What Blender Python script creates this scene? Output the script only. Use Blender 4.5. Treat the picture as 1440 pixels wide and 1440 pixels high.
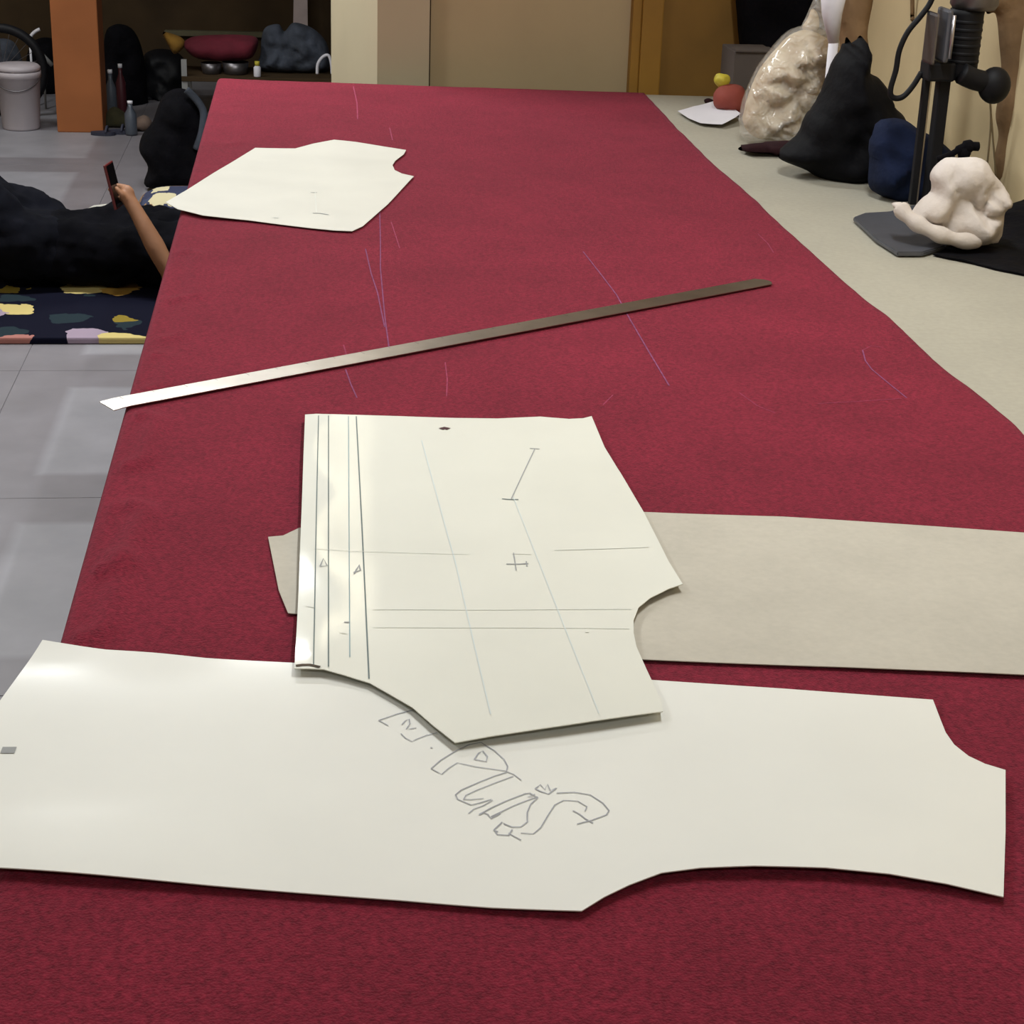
import bpy, bmesh, math, random
import numpy as np
from mathutils import Vector, Matrix, noise
from mathutils.geometry import delaunay_2d_cdt

for o in list(bpy.data.objects):
    bpy.data.objects.remove(o)
scene = bpy.context.scene
COL = scene.collection
random.seed(7)

# ------------------------------------------------------------------ camera
F = 2512.0                      # focal length in pixels of the 1440 px frame
CAM_H = 1.65
d_ = np.array([503 - 720, 6950 - 720, F]); d_ /= np.linalg.norm(d_)
y_ = np.array([422 - 720, -303 - 720, F]); y_ -= d_ * (y_ @ d_); y_ /= np.linalg.norm(y_)
z_ = -d_
x_ = np.cross(y_, z_)
WM = np.array([x_, y_, z_])     # photo direction (right, down, forward) -> world
cam_data = bpy.data.cameras.new('camera')
cam_data.sensor_fit = 'HORIZONTAL'
cam_data.sensor_width = 36.0
cam_data.lens = 36.0 * F / 1440.0
cam_data.clip_start = 0.05
cam = bpy.data.objects.new('camera', cam_data)
COL.objects.link(cam)
R = WM @ np.diag([1.0, -1.0, -1.0])
m4 = Matrix([list(R[i]) + [0] for i in range(3)] + [[0, 0, 0, 1]])
m4.translation = Vector((0, 0, CAM_H))
cam.matrix_world = m4
scene.camera = cam

# ------------------------------------------------------------------ world, exposure
world = bpy.data.worlds.new('world')
scene.world = world
world.use_nodes = True
world.node_tree.nodes['Background'].inputs[0].default_value = (0.9, 0.93, 1.0, 1)
world.node_tree.nodes['Background'].inputs[1].default_value = 0.05
vs = scene.view_settings
vs.view_transform = 'Standard'
vs.look = 'None'
vs.exposure = 0.12
vs.gamma = 1.0
vs.use_curve_mapping = False

# ceiling tubes, some added for even light: (x, y, rotation about z, watts)
TUBES = [(-0.60, 5.76, 0.0, 75), (0.75, 2.6, 90.0, 36), (-1.7, 2.6, 90.0, 22), (-1.9, 8.0, 90.0, 36), (0.2, -1.0, 0.0, 20)]
CEIL = 2.95


# ------------------------------------------------------------------ helpers
def pl(px, py, z=0.0):
    v = WM @ np.array([px - 720, py - 720, F])
    t = (z - CAM_H) / v[2]
    return Vector((v[0] * t, v[1] * t, z))


def at(px, py, y):
    v = WM @ np.array([px - 720, py - 720, F])
    t = y / v[1]
    return Vector((v[0] * t, y, CAM_H + v[2] * t))


def y_of(px, py, z):
    return pl(px, py, z).y


def tag(o, label=None, cat=None, group=None, kind=None):
    if label: o['label'] = label
    if cat: o['category'] = cat
    if group: o['group'] = group
    if kind: o['kind'] = kind
    return o


def empty(name, loc=(0, 0, 0)):
    o = bpy.data.objects.new(name, None)
    o.location = loc
    o.empty_display_size = 0.05
    COL.objects.link(o)
    return o


def link(name, me, mat, parent=None):
    o = bpy.data.objects.new(name, me)
    if mat and not me.materials: me.materials.append(mat)
    COL.objects.link(o)
    if parent:
        o.parent = parent
        o.matrix_parent_inverse = Matrix.Translation(-Vector(parent.location)) if parent.type == 'EMPTY' else parent.matrix_basis.inverted()
    return o


def obj(name, bm, mat, parent=None, smooth=False):
    me = bpy.data.meshes.new(name)
    bm.normal_update()
    bm.to_mesh(me); bm.free()
    if smooth:
        for p in me.polygons: p.use_smooth = True
    return link(name, me, mat, parent)


def add_box(bm, lo, hi, bevel=0.0):
    c = [(lo[i] + hi[i]) / 2 for i in range(3)]
    s = [hi[i] - lo[i] for i in range(3)]
    r = bmesh.ops.create_cube(bm, size=1.0, matrix=Matrix.Translation(c) @ Matrix.Diagonal((*s, 1)))
    if bevel:
        es = list({e for v in r['verts'] for e in v.link_edges})
        bmesh.ops.bevel(bm, geom=es, offset=bevel, segments=2, affect='EDGES', profile=0.6)
    return bm


def box(name, lo, hi, mat, parent=None, bevel=0.0):
    return obj(name, add_box(bmesh.new(), lo, hi, bevel), mat, parent)


def add_prism(bm, pts, z0, z1):
    a = [bm.verts.new((p[0], p[1], z0)) for p in pts]
    b = [bm.verts.new((p[0], p[1], z1)) for p in pts]
    n = len(pts)
    fs = [bm.faces.new(a[::-1]), bm.faces.new(b)]
    for i in range(n):
        fs.append(bm.faces.new((a[i], a[(i + 1) % n], b[(i + 1) % n], b[i])))
    bmesh.ops.recalc_face_normals(bm, faces=fs)
    return bm


def add_tube(bm, pts, rad, seg=8, cap=True):
    pts = [Vector(p) for p in pts]
    n = len(pts)
    if not hasattr(rad, '__len__'): rad = [rad] * n
    rings = []
    up = Vector((0, 0, 1))
    prev = None
    for i, p in enumerate(pts):
        t = (pts[min(i + 1, n - 1)] - pts[max(i - 1, 0)]).normalized()
        if prev is None:
            a = t.cross(up)
            if a.length < 1e-3: a = t.cross(Vector((1, 0, 0)))
            a.normalize()
        else:
            a = prev - t * prev.dot(t)
            a.normalize()
        prev = a
        b = t.cross(a)
        rings.append([bm.verts.new(p + (a * math.cos(2 * math.pi * k / seg) + b * math.sin(2 * math.pi * k / seg)) * rad[i]) for k in range(seg)])
    for i in range(n - 1):
        for k in range(seg):
            bm.faces.new((rings[i][k], rings[i][(k + 1) % seg], rings[i + 1][(k + 1) % seg], rings[i + 1][k]))
    if cap:
        bm.faces.new(rings[0][::-1]); bm.faces.new(rings[-1])
    return bm


def add_lathe(bm, prof, c, seg=24, axis=None):
    rings = []
    for r, z in prof:
        rings.append([bm.verts.new((c[0] + r * math.cos(2 * math.pi * k / seg), c[1] + r * math.sin(2 * math.pi * k / seg), c[2] + z)) for k in range(seg)])
    for i in range(len(prof) - 1):
        for k in range(seg):
            bm.faces.new((rings[i][k], rings[i][(k + 1) % seg], rings[i + 1][(k + 1) % seg], rings[i + 1][k]))
    bm.faces.new(rings[0][::-1]); bm.faces.new(rings[-1])
    return bm


def catmull(pts, n=8, closed=False):
    pts = [Vector(p) for p in pts]
    out = []
    m = len(pts)
    rng = range(m) if closed else range(m - 1)
    for i in rng:
        if closed:
            p0, p1, p2, p3 = pts[(i - 1) % m], pts[i], pts[(i + 1) % m], pts[(i + 2) % m]
        else:
            p0, p1, p2, p3 = pts[max(i - 1, 0)], pts[i], pts[i + 1], pts[min(i + 2, m - 1)]
        for k in range(n):
            t = k / n
            out.append(0.5 * ((2 * p1) + (p2 - p0) * t + (2 * p0 - 5 * p1 + 4 * p2 - p3) * t * t + (3 * p1 - p0 - 3 * p2 + p3) * t ** 3))
    if not closed: out.append(pts[-1])
    return out


def resample(poly, s):
    """closed 2D polygon -> points no further apart than s (corners kept)"""
    out = []
    n = len(poly)
    for i in range(n):
        a, b = Vector(poly[i]), Vector(poly[(i + 1) % n])
        k = max(1, int(math.ceil((b - a).length / s)))
        for j in range(k): out.append(a + (b - a) * (j / k))
    return out


def fill2d(poly, s):
    """triangulate a closed 2D polygon with interior points of spacing s"""
    P = resample([Vector((p[0], p[1])) for p in poly], s)
    n = len(P)
    A = np.array([[p.x, p.y] for p in P])
    x0, y0 = A.min(0); x1, y1 = A.max(0)
    gx, gy = np.meshgrid(np.arange(x0 + s * .5, x1, s), np.arange(y0 + s * .5, y1, s))
    G = np.stack([gx.ravel(), gy.ravel()], 1)
    G[:, 0] += (np.arange(len(G)) % 2) * s * 0.13
    ins = np.zeros(len(G), bool)
    j = n - 1
    for i in range(n):
        xi, yi = A[i]; xj, yj = A[j]
        c = ((yi > G[:, 1]) != (yj > G[:, 1]))
        with np.errstate(divide='ignore', invalid='ignore'):
            xx = (xj - xi) * (G[:, 1] - yi) / (yj - yi) + xi
        ins ^= c & (G[:, 0] < xx)
        j = i
    G = G[ins]
    dist = seg_dist(G, A)
    G = G[dist > s * 0.45]
    vs_ = P + [Vector((float(g[0]), float(g[1]))) for g in G]
    r = delaunay_2d_cdt(vs_, [(i, (i + 1) % n) for i in range(n)], [list(range(n))], 1, 1e-7)
    V = np.array([[v.x, v.y] for v in r[0]])
    return V, [list(f) for f in r[2]], A


def seg_dist(Q, A):
    dist = np.full(len(Q), 1e9)
    n = len(A)
    for i in range(n):
        a = A[i]; b = A[(i + 1) % n]
        ab = b - a; L = max(ab @ ab, 1e-12)
        t = np.clip(((Q - a) @ ab) / L, 0, 1)
        pr = a + t[:, None] * ab
        dist = np.minimum(dist, np.hypot(*(Q - pr).T))
    return dist


def boundary_edges(faces):
    cnt = {}
    for f in faces:
        for i in range(len(f)):
            e = (f[i], f[(i + 1) % len(f)])
            cnt[e] = cnt.get(e, 0) + 1
    return [e for e in cnt if (e[1], e[0]) not in cnt]


def lump(name, px, mat, zmin=None, y0=None, thick=0.1, amp=0.01, freq=12.0, s=0.014, parent=None, smooth_outline=True, back=1.0, seed=0.0, off=0.0, ridge=0.0, crump=0.0, cfreq=14.0):
    """a soft solid thing: its outline stands on the plane y = y0 (found from what it rests on) and swells to both sides"""
    if y0 is None:
        low = max(px, key=lambda p: p[1])
        y0 = y_of(low[0], low[1], zmin)
    y0 += off
    W = [at(p[0], p[1], y0) for p in px]
    poly = [(w.x, w.z) for w in W]
    if smooth_outline: poly = [(v.x, v.y) for v in catmull([Vector((a, b)) for a, b in poly], 5, True)]
    V, T, A = fill2d(poly, s)
    d = seg_dist(V, A)
    Rr = min(d.max(), thick)
    q = np.clip(d / Rr, 0, 1)
    h = thick * np.sqrt(np.maximum(0, 1 - (1 - q) ** 2))
    n = len(V)
    verts = []
    for i in range(n):
        p = Vector((V[i, 0] * freq, seed, V[i, 1] * freq))
        w = noise.fractal(p, 0.9, 2.1, 4)
        rr = -abs(noise.noise(p * 0.8 + Vector((3, 7, 1)))) * ridge
        if crump:
            pc_ = Vector((V[i, 0] * cfreq, seed, V[i, 1] * cfreq)) + Vector((0.4 * w, 0, 0.4 * w))
            dd_ = noise.voronoi(pc_)[0]
            rr += crump * (min(0.55, dd_[1] - dd_[0]) - 0.25)
        dy = (amp * w + rr) * q[i] ** 0.7
        verts.append((V[i, 0], y0 - h[i] - dy, V[i, 1]))
    bmap = {}
    isb = d < 1e-6
    for i in range(n):
        if isb[i]: bmap[i] = i
        else:
            bmap[i] = len(verts)
            verts.append((V[i, 0], y0 + h[i] * back, V[i, 1]))
    if zmin is not None: verts = [(a, b, max(c, zmin + 0.001)) for a, b, c in verts]
    faces = [f for f in T] + [[bmap[v] for v in f][::-1] for f in T]
    me = bpy.data.meshes.new(name)
    me.from_pydata(verts, [], faces)
    bm = bmesh.new(); bm.from_mesh(me)
    bmesh.ops.recalc_face_normals(bm, faces=bm.faces)
    bm.to_mesh(me); bm.free()
    for p in me.polygons: p.use_smooth = True
    return link(name, me, mat, parent)


class Sheet:
    """a cut piece of card lying on a level surface: outline from photo pixels on the plane z"""
    def __init__(self, name, px, z, mat, zf=None, s=0.02, thick=0.0009, parent=None):
        self.z = z
        self.zf = zf or (lambda x, y: 0.0)
        poly = [tuple(pl(p[0], p[1], z))[:2] for p in px]
        V, T, A = fill2d(poly, s)
        n = len(V)
        top = [(a, b, z + self.zf(a, b)) for a, b in V]
        bot = [(a, b, c - thick) for a, b, c in top]
        faces = [f for f in T] + [[v + n for v in f][::-1] for f in T]
        rim = []
        for a, b in boundary_edges(T):
            k = 2 * n + len(rim)
            rim += [top[b], top[a], bot[a], bot[b]]
            faces.append([k, k + 1, k + 2, k + 3])
        me = bpy.data.meshes.new(name)
        me.from_pydata(top + bot + rim, [], faces)
        bm = bmesh.new(); bm.from_mesh(me)
        bmesh.ops.recalc_face_normals(bm, faces=bm.faces)
        bm.to_mesh(me); bm.free()
        for p in me.polygons: p.use_smooth = len(p.vertices) == 3
        self.o = link(name, me, mat, parent)

    def line(self, px, width, mat, name='pencil_line', step=0.012, lift=0.0006):
        ribbon(name, px, self.z, self.zf, width, mat, self.o, step, lift)


def ribbon(name, px, z, zf, width, mat, parent, step=0.012, lift=0.0006):
    pts = [pl(a, b, z) for a, b in px]
    q = []
    for a, b in zip(pts[:-1], pts[1:]):
        k = max(1, int((b - a).length / step))
        q += [a + (b - a) * (j / k) for j in range(k)]
    q.append(pts[-1])
    bm = bmesh.new()
    prev = None
    n = len(q)
    for i, p in enumerate(q):
        t = (q[min(i + 1, n - 1)] - q[max(i - 1, 0)]); t.z = 0
        t.normalize()
        nn = Vector((-t.y, t.x, 0)) * width / 2
        zz = p.z + zf(p.x, p.y) + lift
        a = bm.verts.new((p.x + nn.x, p.y + nn.y, zz)); b = bm.verts.new((p.x - nn.x, p.y - nn.y, zz))
        if prev: bm.faces.new((prev[0], prev[1], b, a))
        prev = (a, b)
    bmesh.ops.recalc_face_normals(bm, faces=bm.faces)
    return obj(name, bm, mat, parent)


# ------------------------------------------------------------------ materials
def srgb(r, g, b):
    f = lambda c: (c / 255) / 12.92 if c / 255 <= 0.04045 else ((c / 255 + 0.055) / 1.055) ** 2.4
    return (f(r), f(g), f(b), 1)


def mat(name, rgb, rough=0.6, metal=0.0, var=0.12, vscale=8.0, bump=0.0, bscale=60.0, spec=0.5, coat=0.0, sheen=0.0, sheen_tint=None, rgb2=None, fine=0.0, fscale=500.0):
    m = bpy.data.materials.new(name)
    m.use_nodes = True
    nt = m.node_tree
    b = nt.nodes['Principled BSDF']
    tc = nt.nodes.new('ShaderNodeTexCoord')
    nz = nt.nodes.new('ShaderNodeTexNoise')
    nz.inputs['Scale'].default_value = vscale
    nz.inputs['Detail'].default_value = 5
    nt.links.new(tc.outputs['Object'], nz.inputs['Vector'])
    rp = nt.nodes.new('ShaderNodeValToRGB')
    c = srgb(*rgb)
    c2 = srgb(*rgb2) if rgb2 else tuple(max(0, v * (1 - 2 * var)) for v in c[:3]) + (1,)
    rp.color_ramp.elements[0].position = 0.3
    rp.color_ramp.elements[1].position = 0.7
    rp.color_ramp.elements[0].color = c2
    rp.color_ramp.elements[1].color = c
    nt.links.new(nz.outputs['Fac'], rp.inputs['Fac'])
    colout = rp.outputs['Color']
    if fine:
        n2 = nt.nodes.new('ShaderNodeTexNoise')
        n2.inputs['Scale'].default_value = fscale
        n2.inputs['Detail'].default_value = 2
        nt.links.new(tc.outputs['Object'], n2.inputs['Vector'])
        mr = nt.nodes.new('ShaderNodeMapRange')
        mr.inputs['From Min'].default_value = 0.25
        mr.inputs['From Max'].default_value = 0.75
        mr.inputs['To Min'].default_value = 1 - fine
        mr.inputs['To Max'].default_value = 1 + fine
        nt.links.new(n2.outputs['Fac'], mr.inputs['Value'])
        vm = nt.nodes.new('ShaderNodeVectorMath'); vm.operation = 'SCALE'
        nt.links.new(colout, vm.inputs[0]); nt.links.new(mr.outputs['Result'], vm.inputs['Scale'])
        colout = vm.outputs['Vector']
    nt.links.new(colout, b.inputs['Base Color'])
    b.inputs['Roughness'].default_value = rough
    b.inputs['Metallic'].default_value = metal
    b.inputs['Specular IOR Level'].default_value = spec
    b.inputs['Coat Weight'].default_value = coat
    b.inputs['Coat Roughness'].default_value = 0.07
    if sheen:
        b.inputs['Sheen Weight'].default_value = sheen
        b.inputs['Sheen Roughness'].default_value = 0.5
        if sheen_tint: b.inputs['Sheen Tint'].default_value = srgb(*sheen_tint)
    if bump:
        nb = nt.nodes.new('ShaderNodeTexNoise')
        nb.inputs['Scale'].default_value = bscale
        nb.inputs['Detail'].default_value = 4
        nt.links.new(tc.outputs['Object'], nb.inputs['Vector'])
        bp = nt.nodes.new('ShaderNodeBump')
        bp.inputs['Strength'].default_value = bump
        bp.inputs['Distance'].default_value = 0.01
        nt.links.new(nb.outputs['Fac'], bp.inputs['Height'])
        nt.links.new(bp.outputs['Normal'], b.inputs['Normal'])
    return m


def emit_mat(name, col, strength):
    m = bpy.data.materials.new(name)
    m.use_nodes = True
    b = m.node_tree.nodes['Principled BSDF']
    b.inputs['Base Color'].default_value = (0.9, 0.9, 0.9, 1)
    b.inputs['Emission Color'].default_value = col
    b.inputs['Emission Strength'].default_value = strength
    return m


def film_mat(name):
    m = bpy.data.materials.new(name)
    m.use_nodes = True
    nt = m.node_tree
    b = nt.nodes['Principled BSDF']
    b.inputs['Base Color'].default_value = (0.85, 0.83, 0.78, 1)
    b.inputs['Roughness'].default_value = 0.16
    b.inputs['Coat Weight'].default_value = 1.0
    b.inputs['Coat Roughness'].default_value = 0.1
    b.inputs['Specular IOR Level'].default_value = 1.0
    b.inputs['Alpha'].default_value = 0.3
    tc = nt.nodes.new('ShaderNodeTexCoord')
    nb = nt.nodes.new('ShaderNodeTexNoise')
    nb.inputs['Scale'].default_value = 22
    nb.inputs['Distortion'].default_value = 1.2
    nt.links.new(tc.outputs['Object'], nb.inputs['Vector'])
    bp = nt.nodes.new('ShaderNodeBump')
    bp.inputs['Strength'].default_value = 0.9
    bp.inputs['Distance'].default_value = 0.03
    nt.links.new(nb.outputs['Fac'], bp.inputs['Height'])
    nt.links.new(bp.outputs['Normal'], b.inputs['Normal'])
    return m


def floral_mat(name, base, blobs, scale, thr=0.42):
    m = bpy.data.materials.new(name)
    m.use_nodes = True
    nt = m.node_tree
    b = nt.nodes['Principled BSDF']
    b.inputs['Roughness'].default_value = 0.95
    b.inputs['Specular IOR Level'].default_value = 0.1
    tc = nt.nodes.new('ShaderNodeTexCoord')
    nz = nt.nodes.new('ShaderNodeTexNoise'); nz.inputs['Scale'].default_value = scale * 1.6; nz.inputs['Detail'].default_value = 3
    nt.links.new(tc.outputs['Object'], nz.inputs['Vector'])
    mx = nt.nodes.new('ShaderNodeVectorMath'); mx.operation = 'MULTIPLY_ADD'
    mx.inputs[1].default_value = (0.16, 0.16, 0.16)
    nt.links.new(nz.outputs['Color'], mx.inputs[0]); nt.links.new(tc.outputs['Object'], mx.inputs[2])
    vo = nt.nodes.new('ShaderNodeTexVoronoi'); vo.inputs['Scale'].default_value = scale
    nt.links.new(mx.outputs['Vector'], vo.inputs['Vector'])
    lt = nt.nodes.new('ShaderNodeMath'); lt.operation = 'LESS_THAN'; lt.inputs[1].default_value = thr
    nt.links.new(vo.outputs['Distance'], lt.inputs[0])
    sp = nt.nodes.new('ShaderNodeSeparateColor')
    nt.links.new(vo.outputs['Color'], sp.inputs['Color'])
    rp = nt.nodes.new('ShaderNodeValToRGB'); rp.color_ramp.interpolation = 'CONSTANT'
    while len(rp.color_ramp.elements) < len(blobs): rp.color_ramp.elements.new(0.5)
    for i, c in enumerate(blobs):
        rp.color_ramp.elements[i].position = i / len(blobs)
        rp.color_ramp.elements[i].color = srgb(*c)
    nt.links.new(sp.outputs['Red'], rp.inputs['Fac'])
    mm = nt.nodes.new('ShaderNodeMix'); mm.data_type = 'RGBA'
    mm.inputs['A'].default_value = srgb(*base)
    nt.links.new(lt.outputs[0], mm.inputs['Factor']); nt.links.new(rp.outputs['Color'], mm.inputs['B'])
    nt.links.new(mm.outputs['Result'], b.inputs['Base Color'])
    return m


def tile_mat(name):
    """grey stone slab with a paler square in its middle"""
    m = bpy.data.materials.new(name)
    m.use_nodes = True
    nt = m.node_tree
    b = nt.nodes['Principled BSDF']
    tc = nt.nodes.new('ShaderNodeTexCoord')
    sx = nt.nodes.new('ShaderNodeSeparateXYZ')
    nt.links.new(tc.outputs['Object'], sx.inputs[0])
    ax = nt.nodes.new('ShaderNodeMath'); ax.operation = 'ABSOLUTE'; nt.links.new(sx.outputs['X'], ax.inputs[0])
    ay = nt.nodes.new('ShaderNodeMath'); ay.operation = 'ABSOLUTE'; nt.links.new(sx.outputs['Y'], ay.inputs[0])
    mxx = nt.nodes.new('ShaderNodeMath'); mxx.operation = 'MAXIMUM'
    nt.links.new(ax.outputs[0], mxx.inputs[0]); nt.links.new(ay.outputs[0], mxx.inputs[1])
    mr = nt.nodes.new('ShaderNodeMapRange'); mr.inputs['From Min'].default_value = 0.34; mr.inputs['From Max'].default_value = 0.37
    mr.inputs['To Min'].default_value = 1; mr.inputs['To Max'].default_value = 0
    nt.links.new(mxx.outputs[0], mr.inputs['Value'])
    nz = nt.nodes.new('ShaderNodeTexNoise'); nz.inputs['Scale'].default_value = 6; nz.inputs['Detail'].default_value = 6
    geo = nt.nodes.new('ShaderNodeNewGeometry')
    nt.links.new(geo.outputs['Position'], nz.inputs['Vector'])
    rp = nt.nodes.new('ShaderNodeValToRGB')
    rp.color_ramp.elements[0].position = 0.3; rp.color_ramp.elements[1].position = 0.7
    rp.color_ramp.elements[0].color = srgb(114, 110, 114); rp.color_ramp.elements[1].color = srgb(127, 123, 128)
    nt.links.new(nz.outputs['Fac'], rp.inputs['Fac'])
    rp2 = nt.nodes.new('ShaderNodeValToRGB')
    rp2.color_ramp.elements[0].position = 0.3; rp2.color_ramp.elements[1].position = 0.7
    rp2.color_ramp.elements[0].color = srgb(134, 133, 138); rp2.color_ramp.elements[1].color = srgb(148, 146, 152)
    nt.links.new(nz.outputs['Fac'], rp2.inputs['Fac'])
    mm = nt.nodes.new('ShaderNodeMix'); mm.data_type = 'RGBA'
    nt.links.new(mr.outputs['Result'], mm.inputs['Factor'])
    nt.links.new(rp.outputs['Color'], mm.inputs['A']); nt.links.new(rp2.outputs['Color'], mm.inputs['B'])
    nt.links.new(mm.outputs['Result'], b.inputs['Base Color'])
    b.inputs['Roughness'].default_value = 0.45
    return m


M = {
    'red': mat('red_wool_fabric', (117, 29, 46), 0.95, var=0.10, vscale=6, bump=0.35, bscale=420, spec=0.12, sheen=0.28, sheen_tint=(230, 130, 150), fine=0.42, fscale=210),
    'card': mat('white_pattern_card', (226, 226, 218), 0.5, var=0.03, vscale=5, spec=0.4, bump=0.02, bscale=14, coat=0.5),
    'card_old': mat('aged_pattern_card', (224, 224, 212), 0.5, var=0.045, vscale=4, spec=0.4, bump=0.02, bscale=14, coat=0.5),
    'card_yellow': mat('cream_pattern_card', (212, 210, 199), 0.6, var=0.04, vscale=6, spec=0.3),
    'strip': mat('beige_grey_card', (188, 182, 168), 0.75, var=0.05, vscale=9, spec=0.2, fine=0.04, fscale=120),
    'table': mat('beige_table_surface', (166, 161, 146), 0.7, var=0.06, vscale=4, spec=0.25, fine=0.05, fscale=90),
    'table_wood': mat('brown_table_wood', (96, 64, 40), 0.6, var=0.2, vscale=5),
    'steel': mat('ruler_steel', (176, 168, 158), 0.34, metal=1.0, var=0.10, vscale=20, bump=0.02, bscale=80),
    'steel_dark': mat('dull_steel', (120, 116, 118), 0.4, metal=0.9, var=0.12, vscale=20),
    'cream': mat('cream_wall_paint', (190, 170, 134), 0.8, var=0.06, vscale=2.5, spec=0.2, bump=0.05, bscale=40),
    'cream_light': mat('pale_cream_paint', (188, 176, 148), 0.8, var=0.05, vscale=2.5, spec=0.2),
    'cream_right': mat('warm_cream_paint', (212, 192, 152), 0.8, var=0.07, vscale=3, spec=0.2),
    'white_paint': mat('ceiling_paint', (225, 222, 212), 0.9, var=0.03),
    'brown_wall': mat('dark_brown_panel', (74, 58, 38), 0.8, var=0.25, vscale=3, spec=0.2),
    'ochre': mat('ochre_door_frame', (164, 120, 42), 0.6, var=0.12, vscale=6),
    'ochre_dark': mat('ochre_brown_door', (142, 104, 40), 0.65, var=0.14, vscale=5),
    'orange': mat('orange_pillar_paint', (156, 94, 54), 0.75, var=0.10, vscale=4, spec=0.25),
    'grout': mat('floor_grout', (122, 118, 122), 0.8),
    'tile': tile_mat('grey_floor_slab'),
    'black': mat('black_cloth', (14, 13, 18), 0.9, var=0.3, vscale=14, bump=0.5, bscale=30, spec=0.1),
    'black_plastic': mat('black_plastic', (18, 18, 22), 0.6, var=0.2, vscale=10, spec=0.25),
    'black_bag': mat('black_bag_plastic', (14, 14, 18), 0.75, var=0.3, vscale=10, bump=0.6, bscale=18, spec=0.12),
    'navy': mat('navy_cloth', (28, 38, 66), 0.9, var=0.25, vscale=12, bump=0.5, bscale=24, spec=0.15),
    'darkred': mat('dark_maroon_cloth', (48, 24, 28), 0.9, var=0.2, spec=0.15),
    'maroon': mat('maroon_cloth', (110, 26, 44), 0.9, var=0.2, vscale=10, bump=0.3, bscale=30),
    'whitecloth': mat('white_cotton_cloth', (216, 208, 202), 0.9, var=0.08, vscale=7, rgb2=(196, 184, 172), bump=0.5, bscale=26, spec=0.1),  # second tone paints warm fold shading into the cloth colour
    'creamcloth': mat('cream_offcuts', (226, 210, 178), 0.85, var=0.22, vscale=26, rgb2=(194, 168, 132), bump=0.6, bscale=30),
    'film': film_mat('clear_plastic_film'),
    'paper': mat('white_paper', (222, 220, 226), 0.7, var=0.03),
    'plate': mat('grey_base_plate', (104, 106, 114), 0.45, metal=0.6, var=0.12, vscale=12),
    'greybox': mat('grey_carton', (88, 80, 76), 0.8, var=0.15),
    'rustbox': mat('red_brown_carton', (140, 62, 50), 0.8, var=0.12),
    'yellow': mat('yellow_plastic', (205, 190, 60), 0.6, var=0.15, vscale=30),
    'dullyellow': mat('ochre_cloth', (150, 110, 38), 0.9, var=0.2),
    'greyblue': mat('grey_blue_cloth', (70, 76, 88), 0.9, var=0.3, vscale=12, bump=0.5, bscale=25),
    'bucket': mat('white_bucket_plastic', (176, 168, 172), 0.5, var=0.06, vscale=8),
    'brownrag': mat('brown_hanging_cloth', (142, 114, 84), 0.9, var=0.22, vscale=10, bump=0.4, bscale=25, spec=0.1),
    'wire': mat('thin_grey_wire', (140, 122, 92), 0.7),
    'skin': mat('skin', (158, 112, 82), 0.6, var=0.08, vscale=10),
    'hair': mat('black_hair', (16, 14, 14), 0.6),
    'shirt': mat('dark_navy_shirt', (12, 12, 18), 0.95, var=0.3, vscale=10, bump=0.3, bscale=20, spec=0.08),
    'trousers': mat('charcoal_trousers', (17, 18, 26), 0.95, var=0.3, vscale=8, bump=0.3, bscale=20, spec=0.1),
    'phone': mat('dark_red_phone_case', (96, 34, 34), 0.4, var=0.1),
    'screen': mat('dark_phone_glass', (14, 14, 18), 0.15, var=0.1),
    'mat': floral_mat('navy_floral_mat', (13, 14, 30), [(176, 138, 66), (130, 112, 44), (34, 46, 52), (196, 178, 116), (160, 108, 100), (28, 30, 54), (150, 134, 150)], 5.2, 0.43),
    'cushion': floral_mat('floral_cushion', (60, 64, 86), [(150, 120, 90), (96, 110, 70), (206, 196, 160), (70, 76, 100)], 9.0, 0.5),
    'pencil': mat('pencil_grey', (156, 158, 158), 0.8, var=0.1),
    'pencil_faint': mat('pencil_faint', (217, 218, 209), 0.8, var=0.05),
    'ink': mat('ink_dark', (104, 118, 118), 0.8, var=0.1),
    'ink_blue': mat('ink_blue_green', (146, 170, 176), 0.8, var=0.1),
    'ink_letter': mat('letter_pencil', (170, 172, 178), 0.8, var=0.15, vscale=60),
    'blue_faint': mat('faint_blue_line', (206, 215, 214), 0.8, var=0.03),
    'stain': mat('brown_stain', (98, 82, 66), 0.9, var=0.3, vscale=60),
    'chalk': mat('violet_chalk', (134, 64, 104), 0.95, var=0.2, vscale=80),
    'chalk_faint': mat('faint_chalk', (156, 52, 84), 0.95, var=0.2, vscale=80),
    'redspot': mat('dark_red_spot', (72, 30, 34), 0.8),
    'glasspot': mat('bright_steel', (190, 186, 190), 0.3, metal=0.9),
    'fixture': mat('tube_fixture_white', (225, 225, 222), 0.5),
    'tube': emit_mat('tube_glow', (1.0, 0.97, 0.92, 1), 6.0),
    'zinc': mat('pale_grey_leg_paint', (150, 150, 148), 0.5),
    'slipper': mat('dark_blue_rubber', (42, 44, 62), 0.7),
    'redbottle': mat('red_plastic', (70, 18, 28), 0.5),
    'palebottle': mat('pale_blue_plastic', (74, 80, 90), 0.4),
}

# ------------------------------------------------------------------ setting
TZ = 0.846          # table surface
FZ = 0.850          # fabric surface
XR = 1.55           # right wall
YB = 11.0           # far wall
XL = -3.2
YN = -2.2

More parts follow.
